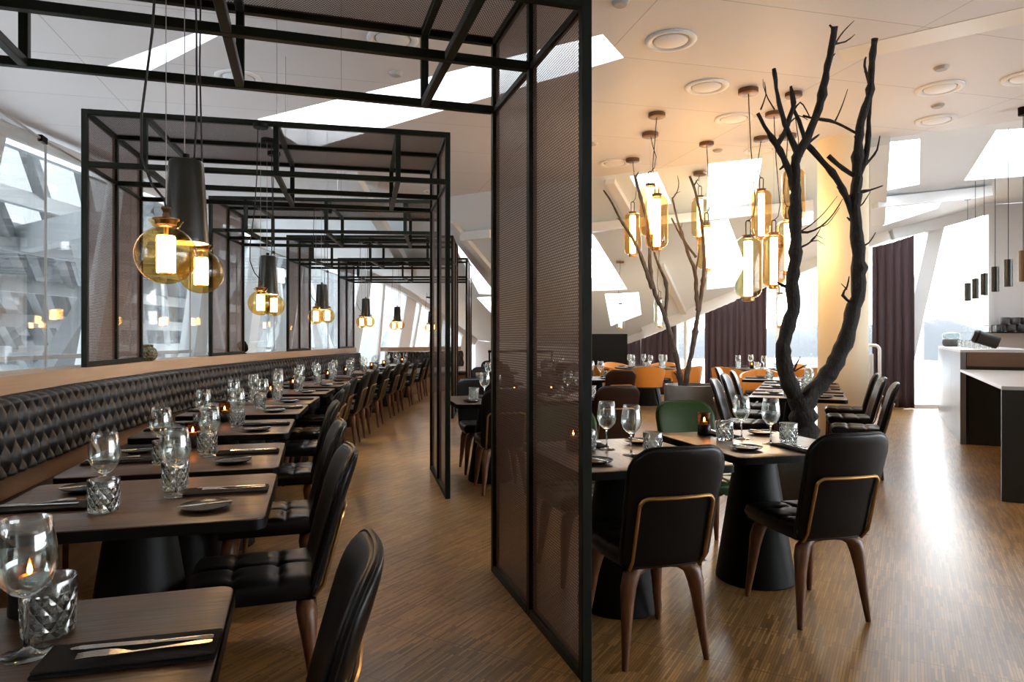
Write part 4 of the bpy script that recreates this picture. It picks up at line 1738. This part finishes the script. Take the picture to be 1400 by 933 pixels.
def lanterns():
    # px, body top, body bottom, rose px, rose py (None: straight up), depth, label, clear
    rows = [
        (865, 292, 348, 866, 217, None, 'amber glass lantern, leftmost of the left cluster', 0),
        (889, 254, 322, 890, 182, None, 'amber glass lantern mostly behind the biggest one of the left cluster', 0),
        (898, 268, 339, 900, 155, None, 'biggest amber glass lantern of the left cluster', 0),
        (957, 270, 325, 961, 226, 10.6, 'pale glass lantern hanging above another right of the small tree', 0),
        (966, 308, 368, 966, 195, None, 'two-tone glass lantern just above the small tree stem', 0),
        (1023, 325, 407, 1025, 122, None, 'big aqua and amber lantern, front one of the right cluster', 0),
        (1041, 261, 324, 1040, 188, None, 'amber lantern, upper left one of the right cluster', 0),
        (1058, 321, 391, 1059, 154, None, 'amber lantern between the front lantern and the tree stem', 0),
        (1085, 232, 301, 1088, 127, None, 'large amber lantern behind the top fork of the tree', 0),
        (1077, 302, 372, 1080, 160, 8.9, 'amber lantern behind the tree stem, below the large one', 0),
        (1067, 402, 446, 1067, 300, 13.0, 'small greenish lantern left of the tree stem, lowest on the right', 1),
        (848, 416, 448, 848, 370, None, 'small clear lantern far left in front of the skylights', 1),
        (902, 409, 446, 905, 330, None, 'small lantern behind the left stem of the small tree', 1),
    ]
    for px, y0, y1, rx, ry, z, lb, cl in rows:
        if z is None:
            r = on_slope(rx, ry)
            z = min(r.y, 13.6)
        p = at_depth(px, (y0 + y1) / 2, z)
        top = slope_z(p.x, p.y)
        s = (y1 - y0) * z / F / 0.65
        two = {'957': PI, '966': PI, '1023': 0.0, '1077': PI}.get(str(px))
        o = place(lantern_clear if cl else (lantern_amber if two is None else lantern), p, two or 0.0, lb, 'glass lanterns', (s, s, s))
        L = (top - p.z) / s
        a = RND.uniform(0.05, 0.09) * RND.choice((-1, 1))
        cord_part(o, [(0, 0, 0.50), (a * 0.7, 0, 0.56), (a, 0, 0.70 if L > 1 else 0.6), (a * 0.4, 0.01, (0.7 + L) / 2 if L > 1 else L * 0.8), (0.0, 0, L)], 0.0055)
        cord_part(o, [(0.0, 0, 0.50), (0.0, 0, L)], 0.0012, 'wire', 'wire')
        b = MB()
        b.lathe([(0, L - 0.05), (0.10, L - 0.05), (0.106, L - 0.045), (0.106, L), (0, L)], 28)
        b.build('ceiling_rose', M['copper'], o)


lanterns()


# ------------------------------------------------------------------- trees
def tree(name, label, z0, limbs, material, base_px):
    b = MB()
    for pts, r in limbs:
        P = []
        n = len(pts)
        for i, q in enumerate(pts):
            z = z0 + (q[2] if len(q) > 2 else 0)
            P.append(at_depth(q[0], q[1], z))
        # smooth and roughen
        Q, RR = [], []
        for i in range(n - 1):
            a0, a1, a2, a3 = P[max(i - 1, 0)], P[i], P[i + 1], P[min(i + 2, n - 1)]
            k = max(2, int((a2 - a1).length / 0.05))
            for j in range(k):
                u = j / k
                v = 0.5 * ((2 * a1) + (a2 - a0) * u + (2 * a0 - 5 * a1 + 4 * a2 - a3) * u * u + (3 * a1 - a0 - 3 * a2 + a3) * u ** 3)
                f = (i + u) / (n - 1)
                rr = (r[0] + (r[1] - r[0]) * f) * (0.69 if r[0] > 0.03 else 0.95)
                w = rr * 0.15
                Q.append(v + Vector((RND.uniform(-w, w), RND.uniform(-w, w), RND.uniform(-w, w) * 0.3)))
                RR.append(rr * RND.uniform(0.90, 1.13) * (1.32 if RND.random() < 0.09 else 1))
        Q.append(P[-1])
        RR.append(r[1] * 0.85)
        b.tube(Q, RR, 10)
        # stub twigs
        if r[0] > 0.02:
            for i in range(3, len(Q) - 2, 5):
                if RND.random() < 0.6:
                    d = Vector((RND.uniform(-1, 1), RND.uniform(-0.5, 0.5), RND.uniform(0.1, 0.9))).normalized()
                    l = RND.uniform(0.6, 1.3) * RR[i] + RR[i]
                    b.tube([Q[i], Q[i] + d * l * 0.7, Q[i] + d * l + Vector((0, 0, 0.01))], [RR[i] * 0.35, RR[i] * 0.25, RR[i] * 0.12], 6)
    return tag(b.build(name, material, angle=80), label, 'tree')


Z1 = 5.55
big = [
    ([(1101, 628), (1100, 600), (1099, 570), (1094, 545)], (0.17, 0.12)),
    ([(1097, 556), (1082, 532), (1072, 508), (1070, 480), (1075, 455), (1084, 425), (1084, 385), (1088, 345), (1087, 300), (1087, 262), (1086, 246)], (0.095, 0.058)),
    ([(1086, 250), (1090, 215), (1104, 188), (1113, 165), (1121, 140), (1128, 108, -.1), (1134, 78, -.2), (1141, 36, -.3)], (0.058, 0.030)),
    ([(1087, 250), (1075, 226), (1066, 206), (1056, 190), (1045, 172), (1036, 155)], (0.045, 0.018)),
    ([(1094, 216), (1082, 190), (1070, 160), (1063, 130), (1058, 94)], (0.038, 0.018)),
    ([(1062, 198), (1074, 180), (1080, 160), (1086, 140), (1081, 118)], (0.025, 0.012)),
    ([(1101, 192), (1092, 165), (1084, 146), (1081, 120)], (0.020, 0.010)),
    ([(1096, 556), (1110, 538), (1128, 520), (1143, 494), (1157, 462), (1165, 430), (1171, 408), (1174, 375), (1173, 340), (1170, 305), (1170, 266)], (0.11, 0.060)),
    ([(1170, 270), (1172, 235), (1173, 205), (1176, 175), (1183, 147), (1190, 122), (1192, 85, -.1), (1196, 53, -.2)], (0.060, 0.030)),
    ([(1171, 245), (1182, 222), (1187, 195), (1188, 165), (1190, 128)], (0.040, 0.022)),
    ([(1103, 198), (1118, 214), (1143, 243), (1156, 268), (1164, 290), (1171, 310)], (0.036, 0.032)),
    ([(1132, 213), (1145, 225), (1168, 241)], (0.020, 0.018)),
    ([(1098, 158), (1112, 162), (1134, 165), (1152, 172), (1170, 182)], (0.009, 0.012)),
    ([(1142, 165), (1150, 148), (1159, 122)], (0.006, 0.003)),
    ([(1136, 70), (1148, 50), (1158, 38), (1168, 28)], (0.009, 0.003)),
    ([(1140, 60), (1156, 57), (1169, 47)], (0.010, 0.003)),
    ([(1140, 55), (1142, 45), (1134, 34)], (0.016, 0.009)),
    ([(1176, 232), (1190, 218), (1199, 205), (1203, 186)], (0.014, 0.005)),
    ([(1174, 263), (1190, 260), (1207, 254)], (0.014, 0.005)),
    ([(1172, 285), (1180, 278), (1190, 262)], (0.008, 0.003)),
    ([(1174, 340), (1188, 332), (1197, 318)], (0.010, 0.003)),
    ([(1165, 415), (1152, 404), (1158, 392), (1161, 378)], (0.012, 0.005)),
    ([(1158, 396), (1150, 388)], (0.006, 0.003)),
    ([(1190, 120), (1182, 90), (1184, 78)], (0.014, 0.007)),
    ([(1088, 316), (1104, 318), (1122, 310), (1140, 292), (1152, 272)], (0.012, 0.003)),
    ([(1092, 318), (1108, 308), (1126, 292), (1145, 268)], (0.008, 0.002)),
    ([(1122, 310), (1132, 306), (1148, 284)], (0.006, 0.002)),
    ([(1090, 340), (1104, 334), (1114, 325), (1122, 312)], (0.010, 0.003)),
    ([(1108, 331), (1118, 329), (1128, 336)], (0.005, 0.002)),
    ([(1108, 330), (1116, 322), (1126, 327)], (0.005, 0.002)),
    ([(1040, 150), (1047, 130), (1045, 112)], (0.007, 0.003)),
    ([(1059, 150), (1050, 135), (1044, 118), (1043, 108)], (0.007, 0.002)),
    ([(1086, 150), (1094, 140), (1102, 150), (1108, 162)], (0.008, 0.004)),
    ([(1080, 168), (1092, 158), (1104, 164)], (0.007, 0.003)),
    ([(1081, 516), (1088, 500), (1094, 488)], (0.012, 0.004)),
    ([(1080, 518), (1084, 500), (1080, 485)], (0.010, 0.003)),
    ([(1086, 508), (1100, 500), (1112, 496)], (0.007, 0.002)),
    ([(1140, 500), (1130, 512)], (0.02, 0.01)),
    ([(1074, 225), (1066, 232)], (0.014, 0.008)),
    ([(1100, 200), (1112, 190), (1120, 184)], (0.016, 0.006)),
]
tree('bare_tree', 'tall bare dark tree forking into two stems behind the foreground table', Z1, big, M['bark'], None)
c = at_depth(1100, 500, Z1)


def planter(x, y, r, h, material, label):
    t = thing('planter', label, 'planter', (x, y, 0))
    b = MB()
    b.lathe([(0, 0), (r - 0.004, 0), (r, 0.006), (r, h - 0.006), (r - 0.004, h), (r - 0.022, h), (r - 0.025, h - 0.01), (r - 0.025, 0.04), (0, 0.04)], 48)
    b.build('pot', material, t, angle=40)
    b = MB()
    b.lathe([(r - 0.026, 0.05), (r - 0.026, h - 0.08), (r * 0.6, h - 0.06), (0, h - 0.05)], 40)
    b.build('soil', M['soil'], t)


planter(c.x, Z1, 0.34, 0.44, M['planter_dark'], 'dark round planter holding the tall tree behind the foreground table')
Z2 = 8.4
small = [
    ([(934, 536), (934, 524)], (0.06, 0.05)),
    ([(932, 530), (926, 495), (920, 470), (909, 432), (894, 397), (889, 365), (888, 335), (884, 300), (876, 270), (868, 240)], (0.050, 0.022)),
    ([(892, 395), (880, 360), (872, 340), (860, 318), (848, 300), (836, 276), (825, 260)], (0.028, 0.010)),
    ([(909, 432), (911, 410), (911, 388), (903, 368), (896, 350), (892, 330)], (0.026, 0.012)),
    ([(936, 530), (942, 500), (948, 470), (954, 430), (960, 395), (963, 360), (961, 320), (956, 285), (950, 260), (943, 241)], (0.048, 0.018)),
    ([(954, 425), (952, 395), (950, 370), (942, 350), (934, 325), (926, 300), (919, 270)], (0.030, 0.010)),
    ([(952, 352), (940, 336), (928, 318), (918, 298)], (0.018, 0.010)),
    ([(919, 272), (926, 262), (928, 250), (926, 240)], (0.009, 0.003)),
    ([(922, 266), (930, 262)], (0.006, 0.003)),
    ([(868, 245), (873, 235)], (0.014, 0.007)),
    ([(948, 255), (954, 245)], (0.012, 0.006)),
    ([(930, 315), (933, 305)], (0.008, 0.003)),
    ([(951, 372), (955, 350), (955, 335)], (0.012, 0.005)),
    ([(850, 303), (843, 298)], (0.010, 0.004)),
]
tree('small_tree', 'slim bare grey tree in a zinc planter in front of the orange chairs', Z2, small, M['bark_grey'], None)
c = at_depth(934, 530, Z2)
planter(at_depth(946, 530, Z2).x, Z2, 0.335, 0.735, M['planter'], 'grey zinc drum planter holding the slim tree behind the green chair')


# ---------------------------------------------------------------- curtains
def curtain(x0, x1, wa, wb, label, name='curtain', inset=0.16, yb=0.02):
    """spans picture columns x0..x1 along wall leg wa-wb"""
    a, b = Vector(wa), Vector(wb)

    def hit(px):
        k = (px - 700) / F
        # a + t(b-a): x = k*y
        d = b - a
        t = (k * a.y - a.x) / (d.x - k * d.y)
        return a + d * t
    p, q = hit(x0), hit(x1)
    d = q - p
    L = d.length
    nn = Vector((d.y, -d.x)).normalized()
    if nn.y > 0:
        nn = -nn
    m = MB()
    nu = int(L / 0.012)

    def fn(u, v):
        x = u * L
        ph = x / 0.135 * 2 * PI + 1.1 * math.sin(x * 5.1) + 0.5 * math.sin(x * 13)
        amp = 0.042 * (0.55 + 0.45 * (1 - v))
        off = inset + amp * math.sin(ph) + 0.010 * math.sin(ph * 2 + 3 * v)
        r = p + d * u + nn * off
        zt = slope_z((p + d * u).x, (p + d * u).y) - 0.19
        return Vector((r.x, r.y, yb + (zt - yb) * v))
    m.grid(fn, nu, 14)
    o = m.build(name, M['curtain'], angle=80)
    tag(o, label, 'curtain', 'aubergine curtains')
    s = o.modifiers.new('thickness', 'SOLIDIFY')
    s.thickness = 0.006
    return o


curtain(831, 878, WE, WF, 'dark aubergine curtain behind the small tree, left part')
curtain(880, 926, WF, WG, 'dark aubergine curtain directly left of the white window post')
curtain(966, 1009, WF, WG, 'dark aubergine curtain right of the small tree, left half')
curtain(1011, 1053, WG, WI, 'dark aubergine curtain behind the right lantern cluster')
curtain(1190, 1246, (6.78, 13.215), (7.62, 12.87), 'tall aubergine curtain between the cream column and the bright end window', inset=0.34)

# dark partition at the left of the orange chairs
m = MB()
m.box((2.0, 15.0, 0.70), (1.05, 0.06, 1.40))
m.box((1.50, 15.0, 0.70), (0.05, 0.10, 1.41))
tag(m.build('partition_screen', M['matte'], smooth=False, bevel=0.004), 'low black partition screen behind the orange chairs', 'partition')
# rail at the far end of the aisle
t = thing('barrier_rail', 'thin black rail standing beyond the last tables in the portal gap', 'rail', (-0.55, 15.8, 0))
b = MB()
b.bar((0, 0, 1.0), (1.5, 0, 1.0), 0.05)
b.build('top_bar', M['black'], t, smooth=False)
for x in (0.03, 1.47):
    b = MB()
    b.bar((x, 0, 0), (x, 0, 0.975), 0.04)
    b.build('post', M['black'], t, smooth=False)

# radiator with a tubular guard by the column
p = at_depth(1180, 548, 11.2)
p.z = 0
t = thing('radiator', 'white panel radiator with a bent tube guard beside the tall curtain', 'radiator', (p.x, p.y, 0), RAD(-20))
b = MB()
b.box((-0.02, 0.1, 0.62), (0.36, 0.09, 0.86))
b.build('panel', M['white'], t, smooth=True, bevel=0.01)
b = MB()
for i in range(9):
    b.box((-0.18 + i * 0.04, 0.05, 0.62), (0.014, 0.02, 0.8))
b.build('ribs', M['white_steel'], t, smooth=False)
b = MB()
pts = [(-0.30, 0, 1.19), (0.14, 0, 1.19)]
for i in range(6):
    a = PI / 2 - PI / 2 * i / 5
    pts.append((0.16 + 0.08 * math.cos(a), 0, 1.11 + 0.08 * math.sin(a)))
pts += [(0.24, 0, 0.6), (0.24, 0, 0.0)]
b.tube(pts, 0.026, 12)
b.tube([(-0.30, 0, 1.19), (-0.30, 0, 0.0)], 0.026, 12)
b.build('tube_guard', M['white'], t)


# --------------------------------------------------------------------- bar
def bar():
    ang = math.atan2(0.879, 0.477)          # along the front, away from us
    ux, uy = Vector((0.477, 0.879)), Vector((0.879, -0.477))
    A = Vector((5.5, 8.4))
    t = thing('bar_counter', 'tall grey bar counter with pale top at the right window', 'counter', (A.x, A.y, 0), ang)
    # local x along the front away from the camera, -y to the right
    L = 3.85
    for i in range(3):
        b = MB()
        w = L / 3
        b.box((w * i + w / 2, -0.03, 0.565), (w - 0.004, 0.06, 1.13))
        b.build('front_panel', M['bar'], t, smooth=False, bevel=0.002, seg=1)
    b = MB()
    b.box((L / 2, -0.40, 1.1475), (L, 0.80, 0.035))
    b.build('top', M['bartop'], t, smooth=False, bevel=0.002, seg=1)
    b = MB()
    b.box((L / 2 + 0.01, -0.41, 0.565), (L - 0.06, 0.70, 1.13))
    b.build('body', M['bardark'], t, smooth=False)
    b = MB()
    b.box((0.012, -0.42, 1.045), (0.024, 0.70, 0.17))
    b.build('end_panel', M['barbrown'], t, smooth=False)
    # low service table in front of it
    t = thing('service_table', 'low dark bar table with open knee space at the right edge', 'table', (A.x, A.y, 0), ang)
    L2 = 3.35
    b = MB()
    b.box((-L2 / 2, -0.40, 0.905), (L2 - 0.01, 0.80, 0.03))
    b.build('worktop', M['bartop'], t, smooth=False, bevel=0.002, seg=1)
    b = MB()
    b.box((-L2 + 0.02, -0.47, 0.445), (0.04, 0.94, 0.889))
    b.build('end_panel', M['bardark'], t, smooth=False, bevel=0.002, seg=1)
    b = MB()
    b.box((-L2 / 2, -0.60, 0.445), (L2 - 0.1, 0.03, 0.889))
    b.build('back_panel', M['bardark'], t, smooth=False)
    # tall screen behind the low table
    b = MB()
    b.box((-1.7, -0.82, 0.575), (3.3, 0.04, 1.15))
    b.build('screen_panel', M['bar'], t, smooth=False, bevel=0.002)
    g = frame((A.x, A.y), ang)
    # jar, tilted bucket, glasses
    t = thing('storage_jar', 'dark jar with a clear glass lid on the far end of the bar', 'jar', g(3.45, -0.16, 1.166))
    b = MB()
    b.lathe([(0, 0), (0.10, 0), (0.125, 0.03), (0.13, 0.08), (0.115, 0.12), (0, 0.12)], 24)
    b.build('body', M['cup'], t)
    b = MB()
    b.lathe([(0.11, 0.121), (0.125, 0.14), (0.125, 0.19), (0.11, 0.225), (0, 0.23)], 24)
    b.build('lid', M['lanternclear'], t)
    t = thing('container', 'dark brown cylindrical container lying tilted on the near end of the bar', 'container', g(0.42, -0.30, 1.292))
    rot = Matrix.Rotation(RAD(-28), 4, 'Z') @ Matrix.Rotation(RAD(-70), 4, 'Y')
    b = MB()
    b.lathe([(0, -0.19), (0.085, -0.19), (0.10, -0.18), (0.105, 0.15), (0.09, 0.18), (0, 0.185)], 28)
    b.v = [rot @ (p * 0.78) for p in b.v]
    b.build('body', M['darkbrown'], t)
    b = MB()
    b.lathe([(0.1065, 0.10), (0.109, 0.105), (0.109, 0.125), (0.1065, 0.13)], 28)
    b.v = [rot @ (p * 0.78) for p in b.v]
    b.build('band', M['black'], t)
    for i in range(14):
        x, y = 0.85 + i * 0.17, -0.2 - 0.12 * (i % 3) - 0.05
        place(tumbler, g(x, y, 1.166), 0, 'low glass on the bar top, %s of the scattered row from the near end' % ORD[i], 'glasses on the bar')
    # low jars on the right stretch
    # shelf with cups
    sh = thing('wall_shelf', 'thin black wall shelf stacked with grey cups at the right edge', 'shelf', (8.75, 12.42, 1.41), 0)
    b = MB()
    b.box((0.85, 0.14, 0), (1.9, 0.42, 0.025))
    b.build('board', M['black'], sh, smooth=False, bevel=0.003)
    b = MB()
    b.bar((-0.08, -0.05, 0.13), (0.10, -0.05, 0.13), 0.012)
    b.bar((-0.08, 0.3, 0.13), (0.10, 0.3, 0.13), 0.012)
    for x in (-0.08, 0.02, 0.10):
        b.bar((x, -0.05, 0.012), (x, -0.05, 0.13), 0.012)
    b.build('gallery_rail', M['black'], sh, smooth=False)
    b = MB()
    b.lathe([(0, 0), (0.055, 0), (0.075, 0.02), (0.083, 0.07), (0.080, 0.13), (0.074, 0.13), (0.074, 0.03), (0, 0.02)], 20)
    cup = tag(b.build('cup', M['cup']), 'x', 'cup')
    for i in range(8):
        place(cup, (8.93 + i * 0.19, 12.52, 1.4235), 0, 'dark grey cup in the lower row on the wall shelf, %s from the left' % ORD[i], 'cups on the shelf')
    for i in range(7):
        place(cup, (9.01 + i * 0.19, 12.52, 1.5545), 0, 'dark grey cup stacked in the upper row on the shelf, %s from the left' % ORD[i], 'cups on the shelf')
    # tube pendants
    for i in range(6):
        z = [11.6, 10.9, 10.2, 9.4, 8.6, 7.85][i]
        px, top, bot = [(1323, 387, 412), (1333.5, 381, 409), (1345.5, 374, 404), (1360.5, 365, 399), (1378.5, 355, 392), (1399, 343, 385)][i]
        p = at_depth(px, bot, z)
        h = (bot - top) * z / F
        t = thing('tube_pendant', 'slim dark tube pendant over the bar, %s from the window end' % ORD[i], 'pendant lamp', p, 0, 'tube pendants over the bar')
        b = MB()
        b.lathe([(0.044, 0), (0.047, 0.0), (0.047, h), (0, h)], 24)
        b.lathe([(0, 0.03), (0.043, 0.03), (0.044, 0)], 24)
        b.build('shade', M['barbrown'] if i == 5 else M['lampcone'], t, angle=50)
        L = slope_z(p.x, p.y) - p.z + (0.28 if 0 < i < 5 else 0)
        b = MB()
        b.tube([(0, 0, h), (0, 0, L)], 0.004, 6)
        b.build('cord', M['cord'], t)
        if 0 < i < 5:
            continue
        b = MB()
        b.lathe([(0, L - 0.09), (0.05, L - 0.09), (0.052, L), (0, L)], 20)
        b.build('ceiling_rose', M['black'], t)


bar()

# small objects on the sill
k, th = path(1.475)
o = MB()
n = Vector((math.cos(th), math.sin(th)))
o.lathe([(0, 0), (0.05, 0.0), (0.085, 0.03), (0.09, 0.07), (0.075, 0.11), (0.05, 0.13), (0.055, 0.15), (0.03, 0.155), (0, 0.13)], 24)
q = o.build('stone_pot', M['ornament'])
q.location = (k.x - n.x * 0.06, k.y - n.y * 0.06, SILL)
tag(q, 'small mottled stone pot on the sill right of the second portal mesh', 'pot')
k, th = path(2.45)
t = thing('sill_spotlight', 'small black round spotlight on the sill by the third portal', 'spotlight', (k.x - 0.09, k.y, SILL))
b = MB()
b.lathe([(0, 0), (0.05, 0), (0.05, 0.012), (0.012, 0.016), (0.012, 0.05), (0, 0.05)], 18)
b.build('foot', M['black'], t)
b = MB()
b.lathe([(0, -0.07), (0.055, -0.06), (0.065, 0.0), (0.062, 0.06), (0, 0.05)], 20)
b.v = [Matrix.Rotation(RAD(50), 4, 'X') @ p + Vector((0, 0, 0.095)) for p in b.v]
b.build('head', M['black'], t)

# ------------------------------------------------------------ light, camera
w = bpy.data.worlds.new('overcast')
SC.world = w
w.use_nodes = True
nt = w.node_tree
bg = nt.nodes['Background']
tc = nt.nodes.new('ShaderNodeTexCoord')
sx = nt.nodes.new('ShaderNodeSeparateXYZ')
nt.links.new(tc.outputs['Generated'], sx.inputs[0])
colr = ramp(nt, sx.outputs[2], [(0.0, (0.90, 0.93, 0.97)), (0.25, (0.95, 0.97, 1.0)), (0.9, (0.88, 0.93, 1.0))])
nt.links.new(colr, bg.inputs['Color'])
bg.inputs['Strength'].default_value = 5.0

cam = bpy.data.cameras.new('camera')
cam.sensor_width = 36
cam.lens = F / 1400 * 36
cam.shift_y = -3.5 / 1400
cam.clip_start = 0.02
cam.clip_end = 1500
co = bpy.data.objects.new('camera', cam)
co.location = (0, 0, HC)
co.rotation_euler = (PI / 2, 0, 0)
COL.objects.link(co)
SC.camera = co

vs = SC.view_settings
vs.view_transform = 'Standard'
vs.look = 'None'
vs.gamma = 1.0
vs.use_curve_mapping = False
vs.exposure = 1.38
cy = SC.cycles
cy.use_denoising = True
cy.max_bounces = 12
cy.diffuse_bounces = 4
cy.glossy_bounces = 4
cy.transmission_bounces = 10
cy.transparent_max_bounces = 32
cy.caustics_reflective = False
cy.caustics_refractive = False
cy.sample_clamp_indirect = 6.0
